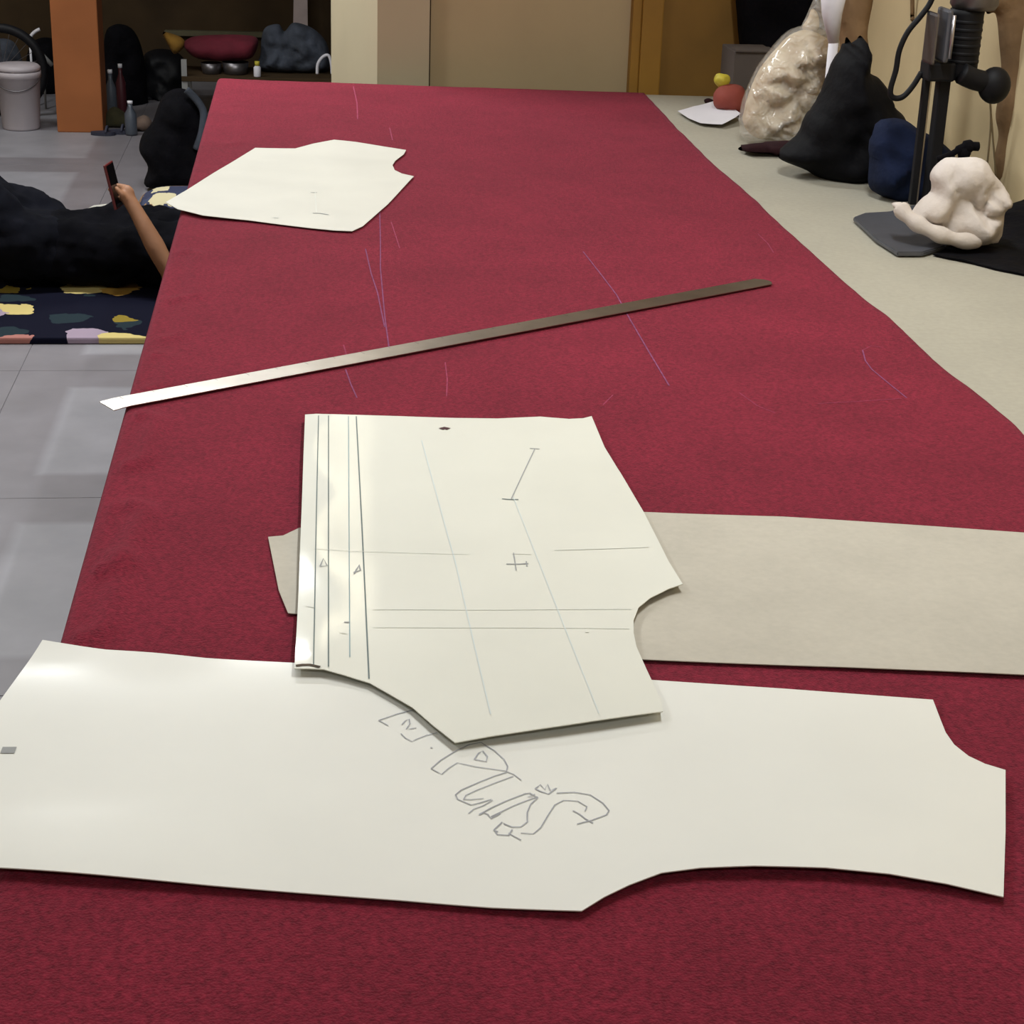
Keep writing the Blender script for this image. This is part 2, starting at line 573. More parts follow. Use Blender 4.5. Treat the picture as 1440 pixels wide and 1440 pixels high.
fl = box('floor', (XL, YN, -0.06), (2.7, YB, -0.0022), M['grout'])
tag(fl, 'grey stone slab floor with pale square centres', None, kind='structure')
TS = 1.04
tme = None
ix0 = -0.85 - 3 * TS
for i in range(6):
    for j in range(13):
        cx = ix0 + (i + 0.5) * TS
        cy = 4.19 + (j - 6 + 0.5) * TS
        if cx - TS / 2 < XL - 0.8 or cx > 2.7 or cy > YB + 0.2 or cy < YN: continue
        if tme is None:
            bm = add_box(bmesh.new(), (-TS / 2 + 0.0014, -TS / 2 + 0.0014, -0.002), (TS / 2 - 0.0014, TS / 2 - 0.0014, 0.0), 0.0006)
            tme = bpy.data.meshes.new('tile'); bm.to_mesh(tme); bm.free(); tme.materials.append(M['tile'])
        lo_x = max(cx - TS / 2, XL); hi_x = min(cx + TS / 2, 2.7); hi_y = min(cy + TS / 2, YB)
        if lo_x > cx - TS / 2 or hi_x < cx + TS / 2 or hi_y < cy + TS / 2:
            if hi_x - lo_x < 0.05 or hi_y - (cy - TS / 2) < 0.05: continue
            bm = add_box(bmesh.new(), (lo_x - cx + 0.003, -TS / 2 + 0.0014, -0.002), (hi_x - cx - 0.003, hi_y - cy - 0.003, 0.0), 0.0006)
            me = bpy.data.meshes.new('tile'); bm.to_mesh(me); bm.free(); me.materials.append(M['tile'])
        else:
            me = tme
        o = bpy.data.objects.new('tile', me)
        o.location = (cx, cy, 0)
        COL.objects.link(o); o.parent = fl

def struct(o, label):
    tag(o, label, None, kind='structure')
    return o

struct(box('ceiling', (XL, YN, CEIL), (2.7, YB, CEIL + 0.1), M['white_paint']), 'white painted ceiling')
struct(box('wall_right', (XR, YN, 0), (XR + 0.12, 5.5, CEIL), M['cream_right']), 'warm cream wall along the cutting table')
bm = add_box(bmesh.new(), (0.37, 5.5, 0), (XR + 0.12, 5.62, CEIL))
struct(obj('wall_back', bm, M['cream']), 'cream wall at the far end of the cutting table')
bm = add_prism(bmesh.new(), [(0.218, 5.42), (0.372, 5.42), (0.372, 5.62), (0.372, 6.05), (0.092, 6.05)], 0, CEIL)
struct(obj('trim_1', bm, M['cream_light']), 'pale cream wall end with a slanted face')
struct(box('wall_far', (XL, YB, 0), (2.7, YB + 0.1, CEIL), M['brown_wall']), 'dark brown wall of the back room')
struct(box('wall_left', (XL - 0.1, YN, 0), (XL, YB, CEIL), M['cream']), 'cream wall on the open side of the room')
struct(box('wall_near', (XL, YN - 0.1, 0), (XR + 0.12, YN, CEIL), M['cream']), 'cream wall behind the cutting table')
struct(box('wall_side', (2.6, 5.62, 0), (2.7, YB, CEIL), M['brown_wall']), 'dark brown side wall of the back room')

struct(box('gap_shade_strip', (0.373, 5.485, 0), (0.380, 5.5, CEIL), M['brown_wall']), 'thin dark brown strip painting the shadow gap between wall and pale wall end')  # dark strip puts the shade of the narrow gap in as colour
# ochre door with its frame on the far wall
dr = empty('door_1', (1.16, 5.5, 0)); struct(dr, 'ochre brown door in a yellow ochre frame')
box('door_leaf', (1.076, 5.475, 0.01), (1.335, 5.5, 2.05), M['ochre_dark'], dr, 0.003)
box('door_frame', (0.985, 5.455, 0.0), (1.012, 5.5, 2.14), M['ochre'], dr, 0.003)
box('door_frame', (1.012, 5.44, 0.0), (1.076, 5.5, 2.14), M['ochre'], dr, 0.004)
box('door_frame', (1.335, 5.455, 0.0), (1.40, 5.5, 2.14), M['ochre'], dr, 0.003)
box('door_frame', (1.076, 5.455, 2.06), (1.335, 5.5, 2.14), M['ochre'], dr, 0.003)

# orange pillar
a = pl(81, 186, 0); b = pl(146, 186, 0)
pil = empty('pillar', ((a.x + b.x) / 2, a.y + 0.12, 0))
tag(pil, 'square orange painted pillar standing on the grey floor', 'pillar', kind='structure')
box('shaft', (a.x, a.y, 0.0), (b.x, a.y + 0.24, CEIL), M['orange'], pil, 0.006)

# ceiling tube lights; table, open floor and near-end ones added for even light
for i, (x, y, rz, w) in enumerate(TUBES):
    L = 1.2
    t = empty('tube_light', (x, y, CEIL))
    tag(t, ['white tube light on the ceiling over the far end of the cutting table', 'added unseen tube light on the ceiling above the cutting table',
            'added unseen tube light on the ceiling over the open floor', 'white tube light on the ceiling near the orange pillar',
            'added unseen tube light on the ceiling behind the table end'][i], 'light', 'ceiling tube lights')
    t.rotation_euler = (0, 0, math.radians(rz))
    def chd(name, bm, m, sm=False):
        me = bpy.data.meshes.new(name); bm.to_mesh(me); bm.free(); me.materials.append(m)
        o = bpy.data.objects.new(name, me); COL.objects.link(o); o.parent = t
        if sm:
            for p in me.polygons: p.use_smooth = True
    chd('housing', add_box(bmesh.new(), (-L / 2 - .03, -.03, -.045), (L / 2 + .03, .03, 0), .004), M['fixture'])
    bm = bmesh.new()
    add_tube(bm, [(-L / 2, 0, -.07), (L / 2, 0, -.07)], 0.014, 10)
    chd('tube', bm, M['tube'], True)
    chd('socket', add_box(bmesh.new(), (-L / 2 - .02, -.016, -.088), (-L / 2, .016, -.04)), M['fixture'])
    chd('socket', add_box(bmesh.new(), (L / 2, -.016, -.088), (L / 2 + .02, .016, -.04)), M['fixture'])
    ld = bpy.data.lights.new('tube_lamp', 'AREA')
    ld.shape = 'RECTANGLE'; ld.size = L; ld.size_y = 0.05
    ld.energy = w; ld.color = (0.95, 0.985, 1.0)
    lo = bpy.data.objects.new('tube_lamp', ld); COL.objects.link(lo)
    lo.parent = t; lo.location = (0, 0, -.092)

# ------------------------------------------------------------------ cutting table
TB = empty('cutting_table', (0.65, 2.9, 0))
tag(TB, 'long cutting table with a beige top under the red fabric', 'table')
bm = add_prism(bmesh.new(), [(-0.236, 0.35), (XR - 0.004, 0.35), (XR - 0.004, 5.155), (0.985, 5.195), (-0.236, 5.335)], TZ - 0.03, TZ)
obj('tabletop', bm, M['table'], TB)
box('apron', (-0.19, 0.42, TZ - 0.13), (-0.165, 5.10, TZ - 0.031), M['table_wood'], TB)
box('apron', (XR - 0.08, 0.42, TZ - 0.13), (XR - 0.055, 5.10, TZ - 0.031), M['table_wood'], TB)
for yy in (0.45, 2.0, 3.6, 5.05):
    for xx in (-0.185, XR - 0.125):
        box('leg', (xx, yy, 0.0), (xx + 0.07, yy + 0.07, TZ - 0.031), M['table_wood'], TB, 0.004)

# ------------------------------------------------------------------ red fabric
edge = [pl(a, b, FZ) for a, b in [(905, 130), (950, 178), (1000, 228), (1045, 266), (1090, 308), (1140, 354), (1190, 399), (1230, 432), (1270, 464), (1310, 505), (1345, 532), (1390, 565), (1440, 612)]]
ey = [p.y for p in edge][::-1]; ex = [p.x for p in edge][::-1]

def xr_of(y):
    return float(np.interp(y, ey, ex)) + 0.004 * noise.noise(Vector((0, y * 9, 3)))

dents = [((212, 508), (203, 540), 0.0035), ((190, 595), (174, 645), 0.005), ((172, 725), (138, 790), 0.006), ((140, 800), (110, 880), 0.004), ((255, 360), (249, 415), 0.004), ((238, 430), (228, 470), 0.0025), ((330, 150), (318, 200), 0.002)]
dentw = [(pl(*a, FZ), pl(*b, FZ), h) for a, b, h in dents]

def fz(x, y):
    z = 0.0012 * noise.noise(Vector((x * 3, y * 3, 0)))
    if x < 0.0:
        for a, b, h in dentw:
            ab = (b - a).to_2d(); q = Vector((x, y)) - a.to_2d()
            t = min(1, max(0, q.dot(ab) / ab.length_squared))
            dd = (q - ab * t).length
            z += h * 1.5 * math.exp(-((dd - 0.028) / 0.016) ** 2) * (1.0 if (q - ab * t).x > 0 else 0.35)
    return z

XLf = -0.25
NU, NV = 110, 330
rows = []
verts, faces = [], []
for j in range(NV + 1):
    v = j / NV
    row = []
    # hanging part, then the rolled edge, then the level part
    y_l = 0.40 + (5.349 - 0.40) * v
    hang = []
    for k in range(7):
        zz = FZ - 0.32 + 0.302 * k / 6
        hang.append((XLf + 0.001 - 0.006 * math.sin(k * 1.1) * noise.noise(Vector((y_l * 4, k * .4, 0))) * (1 - k / 6), y_l, zz))
    for k in range(1, 6):
        an = math.pi - k / 5 * math.pi / 2
        hang.append((XLf + 0.014 + 0.014 * math.cos(an), y_l, FZ - 0.014 + 0.014 * math.sin(an)))
    row += hang
    for i in range(1, NU + 1):
        u = i / NU
        y = 0.40 + v * (5.349 - 0.114 * u * (1.0) - 0.03 * u + 0.006 * noise.noise(Vector((u * 14, 5, 0))) - 0.40)
        x = XLf + 0.014 + u ** 1.25 * (xr_of(y) - XLf - 0.014)
        row.append((x, y, FZ + fz(x, y)))
    rows.append(row)
w = len(rows[0])
verts = [p for r in rows for p in r]
for j in range(NV):
    for i in range(w - 1):
        faces.append((j * w + i, j * w + i + 1, (j + 1) * w + i + 1, (j + 1) * w + i))
me = bpy.data.meshes.new('red_fabric')
me.from_pydata(verts, [], faces)
for p in me.polygons: p.use_smooth = True
fab = link('red_fabric', me, M['red'])
tag(fab, 'long red woollen fabric spread over the cutting table', 'fabric')
sm = fab.modifiers.new('thickness', 'SOLIDIFY'); sm.thickness = 0.0016; sm.offset = -1

for px, w_, mm in [
    ([(534, 299), (535, 340), (535, 378), (541, 444), (547, 489)], 0.0022, 'chalk'),
    ([(514, 350), (522, 385), (531, 412), (541, 460)], 0.0022, 'chalk'),
    ([(550, 312), (562, 349)], 0.002, 'chalk_faint'),
    ([(486, 520), (493, 540), (502, 560)], 0.002, 'chalk'),
    ([(626, 510), (629, 535), (628, 558)], 0.0018, 'chalk_faint'),
    ([(820, 354), (845, 386), (867, 415), (885, 448), (912, 494), (941, 543)], 0.0023, 'chalk'),
    ([(1213, 493), (1217, 508), (1226, 520), (1250, 540), (1275, 560)], 0.0022, 'chalk'),
    ([(1213, 493), (1225, 487), (1242, 489)], 0.0018, 'chalk_faint'),
    ([(1040, 553), (1065, 571), (1090, 581)], 0.0018, 'chalk_faint'),
    ([(1150, 568), (1205, 565), (1268, 561)], 0.0018, 'chalk_faint'),
    ([(1066, 329), (1080, 343), (1088, 356)], 0.0018, 'chalk_faint'),
    ([(848, 570), (862, 556)], 0.0018, 'chalk_faint'),
    ([(497, 122), (502, 145), (503, 168)], 0.003, 'chalk_faint'),
    ([(548, 180), (552, 198)], 0.003, 'chalk_faint'),
    ([(483, 485), (488, 502)], 0.002, 'chalk_faint')]:
    ribbon('chalk_line', px, FZ, fz, w_, M[mm], fab, lift=0.0005)

# ------------------------------------------------------------------ pattern cards
strip = Sheet('pattern_card', [(377, 755), (398, 753), (421, 742), (600, 722), (905, 720), (1100, 727), (1250, 737), (1440, 749), (1560, 757), (1560, 958), (1440, 950),
                               (1180, 938), (905, 928), (700, 905), (480, 872), (430, 864), (405, 862), (392, 830)], 0.8535, M['strip'],
              lambda x, y: 0.0012 * math.sin(x * 7) ** 2)
tag(strip.o, 'long grey-beige card strip under the striped pattern piece', 'pattern')

def g(x, c, s): return math.exp(-((x - c) / s) ** 2)

c_tl = pl(60, 903, 0.855)
def long_z(x, y):
    z = 0.0
    z += 0.004 * g(x, -0.20, 0.11) * max(0, min(1, (1.33 - y) / 0.1))          # left half of the near edge lifts
    z += 0.006 * g(x, 0.36, 0.13) * max(0, min(1, (1.30 - y) / 0.15))          # lifted curve by the neckline
    z += 0.0022 * g(x, -0.15, 0.05) * g(y, 1.61, 0.04)
    z += 0.004 * max(0, min(1, (y - 1.58) / 0.06)) ** 2 * max(0, min(1, (-0.16 - x) / 0.08))
    z += 0.0007 * noise.noise(Vector((x * 5, y * 5, 1)))
    return z
LP = Sheet('pattern_card', [(60, 903), (150, 915), (290, 926), (415, 932), (600, 940), (905, 955), (1100, 968), (1312, 984), (1322, 1010), (1330, 1030), (1342, 1047), (1362, 1063), (1385, 1074), (1414, 1083),
                            (1414, 1170), (1411, 1262), (1330, 1245), (1250, 1233), (1160, 1226), (1060, 1224), (985, 1226), (930, 1232), (885, 1248), (850, 1264), (818, 1283), (690, 1276), (560, 1265),
                            (300, 1247), (0, 1225), (-170, 1212), (-95, 1095), (0, 985)], 0.8555, M['card'], long_z, s=0.016)
tag(LP.o, 'large white pattern card with pencilled outline letters', 'pattern')

def mid_z(x, y):
    z = 0.002 * g(x, 0.0, 0.03) * (0.5 + 0.5 * math.sin(y * 21))
    z += 0.0025 * max(0, min(1, (1.66 - y) / 0.2)) * g(x, 0.25, 0.12)
    z += 0.005 * max(0, (x - 0.37) / 0.12) * g(y, 1.8, 0.15)
    z += 0.001 * noise.noise(Vector((x * 6, y * 6, 4)))
    return z
MP = Sheet('pattern_card', [(429, 583), (445, 582), (560, 585), (640, 588), (700, 589), (760, 586), (800, 589), (820, 588), (832, 585), (850, 628), (868, 658), (872, 664), (905, 720), (940, 790), (960, 822),
                            (940, 828), (915, 840), (898, 854), (891, 872), (891, 890), (895, 910), (908, 940), (930, 988), (932, 1003), (800, 1023), (690, 1038), (640, 1046), (610, 1022), (580, 995),
                            (550, 977), (520, 960), (485, 950), (455, 943), (414, 942), (417, 890), (420, 830), (424, 720)], 0.8615, M['card_old'], mid_z, s=0.014)
tag(MP.o, 'striped-edge white pattern card with a curved armhole notch lying over two others', 'pattern')

def far_z(x, y):
    return 0.004 * g(x, -0.25, 0.1) + 0.003 * g(y, 4.35, 0.15) * (0.5 + 0.5 * math.sin(x * 14)) + 0.001 * noise.noise(Vector((x * 5, y * 5, 9)))
FP = Sheet('pattern_card', [(233, 287), (262, 270), (310, 239), (359, 208), (415, 209), (440, 203), (470, 198), (500, 201), (571, 211), (568, 217), (556, 226), (552, 232), (555, 239), (565, 244), (582, 248), (545, 287), (510, 318),
                            (495, 325), (470, 324), (440, 321), (350, 310), (285, 305), (250, 297)], 0.8545, M['card_yellow'], far_z, s=0.03)
tag(FP.o, 'small cream pattern card overhanging the table edge near the far end', 'pattern')

for px, w_, mm in [([(443, 270), (445, 299)], 0.0022, 'pencil_faint'), ([(440, 300), (450, 300), (462, 302)], 0.004, 'pencil'), ([(437, 271), (446, 271)], 0.003, 'pencil'), ([(382, 306), (392, 307)], 0.004, 'pencil_faint')]:
    FP.line(px, w_, M[mm])

# ruled lines on the striped card
for px, w_, mm in [
    ([(448, 585), (445, 720), (441, 938)], 0.0011, 'ink'), ([(462, 585), (462, 760), (462, 940)], 0.0012, 'ink'),
    ([(490, 586), (491, 760), (492, 925)], 0.0010, 'ink_blue'), ([(501, 586), (509, 740), (519, 955)], 0.0014, 'ink'),
    ([(593, 620), (640, 790), (690, 1008)], 0.0012, 'blue_faint'), ([(722, 700), (785, 860), (842, 1008)], 0.0010, 'blue_faint'),
    ([(525, 858), (700, 858), (888, 857)], 0.0013, 'pencil_faint'), ([(525, 883), (700, 883), (885, 885)], 0.0012, 'pencil_faint'),
    ([(440, 774), (580, 778), (660, 780)], 0.0010, 'pencil_faint'), ([(780, 774), (850, 772), (912, 770)], 0.0016, 'pencil_faint'),
    ([(752, 632), (735, 668), (719, 702)], 0.0013, 'pencil'), ([(706, 702), (718, 703), (729, 703)], 0.0020, 'ink'), ([(745, 631), (759, 632)], 0.0016, 'pencil'),
    ([(712, 794), (730, 794), (743, 793)], 0.0022, 'pencil'), ([(720, 779), (747, 780)], 0.0014, 'pencil_faint'), ([(722, 778), (724, 790), (726, 803)], 0.0012, 'pencil'), ([(740, 790), (741, 797)], 0.0014, 'pencil'),
    ([(450, 798), (455, 787), (460, 797), (450, 798)], 0.0018, 'pencil'), ([(498, 808), (505, 795), (507, 803), (497, 806)], 0.0018, 'pencil'),
    ([(484, 876), (492, 876)], 0.0022, 'pencil'), ([(478, 891), (488, 892)], 0.0014, 'pencil_faint'), ([(430, 853), (442, 855)], 0.0014, 'pencil_faint'), ([(823, 890), (828, 890)], 0.0024, 'pencil_faint'),
    ([(416, 939), (426, 938), (436, 938), (450, 941)], 0.0040, 'stain')]:
    MP.line(px, w_, M[mm])
MP.line([(620, 604), (625, 602.5), (631, 604)], 0.009, M['redspot'], 'ink_spot')

# outline letters M . P L U S in pencil on the large card
def L4(pts): return [(520 + x * 0.25, 960 + y * 0.25) for x, y in pts]
for pts, w_ in [
    ([(50, 215), (150, 180), (285, 146)], 1.5), ([(50, 215), (75, 228), (105, 245)], 1.3), ([(180, 240), (200, 218), (222, 208), (226, 235), (205, 265), (235, 262), (262, 258)], 1.3),
    ([(175, 290), (200, 315), (238, 335), (262, 322), (320, 300), (380, 285)], 1.2), ([(342, 368), (352, 372)], 1.6), ([(318, 190), (322, 210), (332, 228)], 1.6),
    ([(345, 488), (400, 440), (480, 390), (560, 352), (625, 340), (700, 385), (755, 435), (776, 475), (768, 505)], 1.4), ([(345, 488), (375, 505), (405, 520), (445, 485), (492, 455), (600, 478), (760, 500), (810, 520), (852, 552)], 1.2),
    ([(588, 436), (612, 400), (636, 388), (662, 420), (655, 448), (588, 436)], 1.5),
    ([(770, 508), (700, 530), (620, 562), (515, 608), (482, 635), (495, 660), (570, 692), (620, 680), (685, 660)], 1.4), ([(808, 530), (700, 570), (600, 610), (540, 638), (528, 662)], 1.2),
    ([(555, 740), (585, 715), (640, 695), (692, 664)], 1.2), ([(530, 660), (570, 662), (640, 655)], 1.2),
    ([(615, 745), (690, 705), (760, 672), (880, 626)], 1.5), ([(680, 758), (740, 730), (800, 700), (870, 672), (945, 645)], 1.4), ([(615, 748), (640, 735), (665, 745), (682, 768), (735, 740)], 1.7),
    ([(865, 630), (900, 625), (945, 650), (890, 645), (930, 632)], 1.7), ([(930, 600), (960, 578), (985, 605), (1000, 575), (1015, 610), (1050, 596), (1005, 630), (960, 615), (930, 600)], 1.7),
    ([(945, 650), (905, 688), (886, 735), (886, 788), (850, 815), (800, 816)], 1.4), ([(800, 816), (760, 800), (745, 788), (700, 830), (718, 858), (780, 862), (802, 830)], 1.6), ([(695, 832), (722, 842)], 1.5), ([(780, 850), (815, 870), (852, 890)], 1.2),
    ([(850, 850), (920, 855), (962, 820), (1000, 755), (1040, 692), (1090, 666), (1170, 670), (1222, 702), (1210, 728)], 1.3), ([(1050, 625), (1150, 620), (1240, 634), (1310, 680), (1346, 725), (1330, 750), (1250, 780), (1165, 802)], 1.4),
    ([(1142, 725), (1180, 745), (1210, 770), (1256, 797)], 1.5)]:
    LP.line(L4(pts), w_ * 0.00085, M['ink_letter'], 'pencil_letter', step=0.008)
LP.line([(2, 1055), (12, 1055), (22, 1055)], 0.011, M['pencil'], 'pencil_mark')

# ------------------------------------------------------------------ steel ruler
a = pl(150, 571, 0.853); b = pl(1080, 396, 0.853)
dv = (b - a); Lr = dv.length; ang = math.atan2(dv.y, dv.x)
bm = bmesh.new()
hw = 0.0215
xs = [0.01 * k for k in range(16)]
pts = [(x, -hw) for x in xs] + [(Lr - hw * .5, -hw)] + [(Lr - hw + hw * math.cos(t), hw * math.sin(t)) for t in [math.radians(k) for k in range(-60, 61, 15)]] + [(Lr - hw * .5, hw)] + [(x, hw) for x in xs[::-1]]
A_, B_ = [bm.verts.new((x, y, -0.0006)) for x, y in pts], [bm.verts.new((x, y, 0.0006)) for x, y in pts]
n_ = len(pts)
for k in range(n_): bm.faces.new((A_[k], A_[(k + 1) % n_], B_[(k + 1) % n_], B_[k]))
for k in range(15):
    bm.faces.new((B_[k], B_[k + 1], B_[n_ - 2 - k], B_[n_ - 1 - k])); bm.faces.new((A_[n_ - 1 - k], A_[n_ - 2 - k], A_[k + 1], A_[k]))
bm.faces.new(B_[15:n_ - 15]); bm.faces.new(A_[15:n_ - 15][::-1])
for v in bm.verts: v.co.z -= 0.002 * max(0, (0.03 - v.co.x) / 0.03) ** 2
bmesh.ops.recalc_face_normals(bm, faces=bm.faces)
bm.transform(Matrix.Translation((a.x, a.y, 0.8545)) @ Matrix.Rotation(ang, 4, 'Z'))
rul = obj('ruler', bm, M['steel'])
tag(rul, 'long steel ruler lying across the red fabric', 'ruler')
bm = bmesh.new()
for k in range(int((Lr - 0.06) / 0.05)):
    x0 = 0.03 + k * 0.05
    add_box(bm, (x0 - .0003, hw - (0.011 if k % 2 == 0 else 0.007), 0.0006), (x0 + .0003, hw - 0.0008, 0.0008))
bm.transform(Matrix.Translation((a.x, a.y, 0.8545)) @ Matrix.Rotation(ang, 4, 'Z'))
o = obj('graduation_marks', bm, M['steel_dark'], rul); o['kind'] = 'stuff'

# ------------------------------------------------------------------ things on the bare side of the table
tag(Sheet('paper_sheet', [(953, 158), (975, 152), (1003, 149), (1030, 160), (1041, 168), (1034, 172), (1015, 178), (985, 175), (968, 168)], 0.852, M['paper'],
          lambda x, y: 0.012 * g(x, 1.17, 0.06) + 0.004).o, 'crumpled white paper lying beside the plastic bag', 'paper')

# clear plastic bag of cream offcuts
bg = empty('plastic_bag', tuple(pl(1090, 205, TZ)))
tag(bg, 'clear plastic bag stuffed with cream cloth offcuts', 'bag')
inner = [(1046, 175), (1049, 150), (1060, 118), (1072, 95), (1092, 70), (1112, 50), (1135, 42), (1160, 52), (1178, 66), (1180, 82), (1168, 98), (1158, 122), (1140, 140), (1128, 160), (1122, 178), (1108, 194), (1085, 197), (1060, 192)]
yb = y_of(1075, 203, TZ)
lump('contents', inner, M['creamcloth'], TZ, yb, 0.085, 0.012, 14, 0.006, bg, ridge=0.02, crump=0.13, cfreq=11)
outer = [(1040, 182), (1043, 150), (1055, 118), (1068, 92), (1088, 66), (1108, 45), (1130, 36), (1150, 38), (1172, 50), (1184, 66), (1185, 84), (1172, 104), (1163, 126), (1146, 146), (1134, 166), (1128, 182), (1112, 200), (1085, 205), (1058, 200), (1044, 194)]
lump('film', outer, M['film'], TZ, yb, 0.10, 0.012, 14, 0.006, bg, ridge=0.02, crump=0.13, cfreq=11)
lump('bag_neck', [(1126, 42), (1134, 22), (1140, 8), (1148, -6), (1158, 6), (1160, 26), (1168, 38), (1160, 48), (1140, 50)], M['film'], None, yb + 0.02, 0.03, 0.015, 25, 0.008, bg)
lump('contents_tuft', [(1128, 40), (1136, 25), (1142, 12), (1150, 20), (1152, 38), (1142, 48)], M['creamcloth'], None, yb + 0.02, 0.018, 0.01, 25, 0.008, bg)
tag(lump('dark_cloth', [(1038, 210), (1050, 203), (1080, 200), (1110, 198), (1118, 208), (1100, 217), (1060, 215)], M['darkred'], TZ, None, 0.05, 0.006, 14, 0.010), 'flat dark maroon cloth tucked under the plastic bag', 'cloth')

blk = lump('black_bundle', [(1095, 222), (1108, 205), (1125, 190), (1135, 165), (1150, 145), (1165, 110), (1175, 85), (1186, 70), (1190, 52), (1200, 62), (1210, 50), (1222, 70), (1222, 100), (1236, 110), (1250, 128), (1258, 150), (1272, 165),
                           (1280, 190), (1278, 220), (1262, 240), (1238, 252), (1215, 262), (1185, 266), (1160, 258), (1135, 240)], M['black_bag'], TZ, 4.03, 0.13, 0.03, 9, 0.011, ridge=0.03, crump=0.07, cfreq=9)
tag(blk, 'big black bundle slumped behind the plastic bag of offcuts', 'bundle')
nav = lump('navy_bundle', [(1222, 262), (1222, 230), (1225, 195), (1235, 172), (1255, 166), (1275, 170), (1292, 182), (1308, 190), (1330, 205), (1345, 225), (1340, 255), (1325, 272), (1300, 283), (1262, 288), (1240, 276)], M['navy'], TZ, 3.80, 0.07, 0.02, 10, 0.011, ridge=0.02, crump=0.05, cfreq=11)
tag(nav, 'navy blue cloth bundle between black bundle and cutting machine', 'bundle')

cr = empty('carton', (1.30, 5.1, TZ)); tag(cr, 'grey cardboard carton standing behind the plastic bag', 'box')
p0 = at(1027, 125, 5.0); p1 = at(1090, 72, 5.0)
box('body', (p0.x, 4.98, TZ + .001), (p1.x, 5.14, p1.z), M['greybox'], cr, 0.003)
box('flap', (p0.x + .002, 4.97, p1.z), (p1.x - .002, 5.06, p1.z + .004), M['greybox'], cr)
rp = lump('cloth_roll', [(1004, 148), (1004, 132), (1012, 122), (1030, 118), (1046, 124), (1050, 145), (1046, 160), (1030, 162), (1014, 156)], M['rustbox'], TZ, None, 0.05, 0.008, 14, 0.010)
tag(rp, 'red-brown cloth roll beside the plastic bag', 'cloth')
bm = bmesh.new(); c = at(1015, 113, rp.data.vertices[0].co.y + 0.02)
bmesh.ops.create_icosphere(bm, subdivisions=3, radius=0.021, matrix=Matrix.Translation(c))
for v in bm.verts: v.co += (v.co - c) * 0.25 * noise.noise(v.co * 60)
tag(obj('yarn_ball', bm, M['yellow'], None, True), 'small yellow yarn ball on the red-brown cloth roll', 'yarn')
tag(lump('thread_scrap', [(990, 141), (996, 138), (1003, 141), (1003, 146), (994, 147)], M['darkred'], TZ, None, 0.012, 0.002, 30, 0.005), 'tiny dark cloth scrap beside the white paper', 'scrap')

# coats hanging in the corner, white paper roll and brown roll behind the bundles
hk = lump('hanging_coat', [(1032, -60), (1048, -85), (1090, -95), (1140, -80), (1150, -20), (1142, 40), (1125, 90), (1095, 108), (1060, 100), (1042, 72), (1036, 20)], M['black'], None, 5.36, 0.07, 0.02, 8, 0.02, ridge=0.03)
tag(hk, 'black coat hanging on the ochre door in the corner', 'coat')
y_r = 4.22
pr = bmesh.new()
add_tube(pr, [at(1172, 60, y_r), at(1170, 20, y_r), at(1174, -30, y_r)], [0.012, 0.024, 0.036], 16)
tag(obj('paper_roll', pr, M['paper'], None, True), 'white rolled paper sticking up behind the plastic bag', 'paper')
br = lump('brown_sack', [(1182, 70), (1178, 30), (1186, -10), (1196, -40), (1232, -40), (1228, 0), (1220, 45), (1222, 80), (1216, 160), (1190, 160)], M['brownrag'], None, 4.29, 0.04, 0.008, 10, 0.012)
tag(br, 'tall brown cloth roll standing behind the black bundle', 'cloth')
# continue both rolls down to the table inside their own shapes
bm = bmesh.new(); q = at(1203, 140, 4.29); add_tube(bm, [(q.x, 4.29, TZ + .001), (q.x, 4.29, q.z)], 0.03, 14); obj('roll_core', bm, M['brownrag'], br, True)
bm = bmesh.new(); q = at(1172, 60, y_r); add_tube(bm, [(q.x, y_r, TZ + .001), tuple(q)], 0.012, 12); obj('roll_core', bm, M['paper'], bpy.data.objects['paper_roll'], True)

# ------------------------------------------------------------------ cloth cutting machine
YM = 3.68
cm = empty('cutting_machine', (1.31, YM, TZ))
tag(cm, 'upright electric cloth cutting machine with black motor and grey base plate', 'machine')
# base plate with pointed nose
bp = [pl(x, y, TZ + 0.012) for x, y in [(1200, 305), (1216, 299), (1250, 297), (1285, 288), (1330, 292), (1352, 315), (1330, 345), (1298, 354), (1262, 354), (1232, 335)]]
bm = bmesh.new(); add_prism(bm, [(p.x, p.y) for p in bp], TZ + 0.003, TZ + 0.012)
bmesh.ops.bevel(bm, geom=list(bm.edges), offset=0.002, segments=2, affect='EDGES')
obj('base_plate', bm, M['plate'], cm)
for dx in (0.10, 0.16):
    bm = bmesh.new(); add_tube(bm, [(bp[0].x + dx + .03, YM - .07, TZ + .005), (bp[0].x + dx + .03, YM - .03, TZ + .005)], 0.0045, 10)
    obj('roller', bm, M['steel_dark'], cm, True)
zt = at(1305, 112, YM).z
def mx(px, py): return at(px, py, YM)
pA0, pA1 = mx(1284, 285), mx(1302, 108)
pB0, pB1 = mx(1311, 272), mx(1326, 108)
xa = (pA0.x + pA1.x) / 2; xb = (pB0.x + pB1.x) / 2
box('knife_guard', (xa - .007, YM - .008, TZ + .012), (xa + .007, YM + .008, zt + .02), M['black_plastic'], cm, 0.002)
box('upright', (xb - .012, YM - .01, TZ + .012), (xb + .012, YM + .022, zt + .02), M['black_plastic'], cm, 0.003)
box('knife', (xa + .0075, YM - .001, TZ + .014), (xa + .012, YM + .001, zt + .02), M['steel'], cm)
q0, q1 = mx(1298, 112), mx(1332, 86)
box('foot_bracket', (q0.x, YM - .03, q0.z), (q1.x + .01, YM + .03, q1.z), M['black_plastic'], cm, 0.005)
q0, q1 = mx(1299, 88), mx(1313, 16)
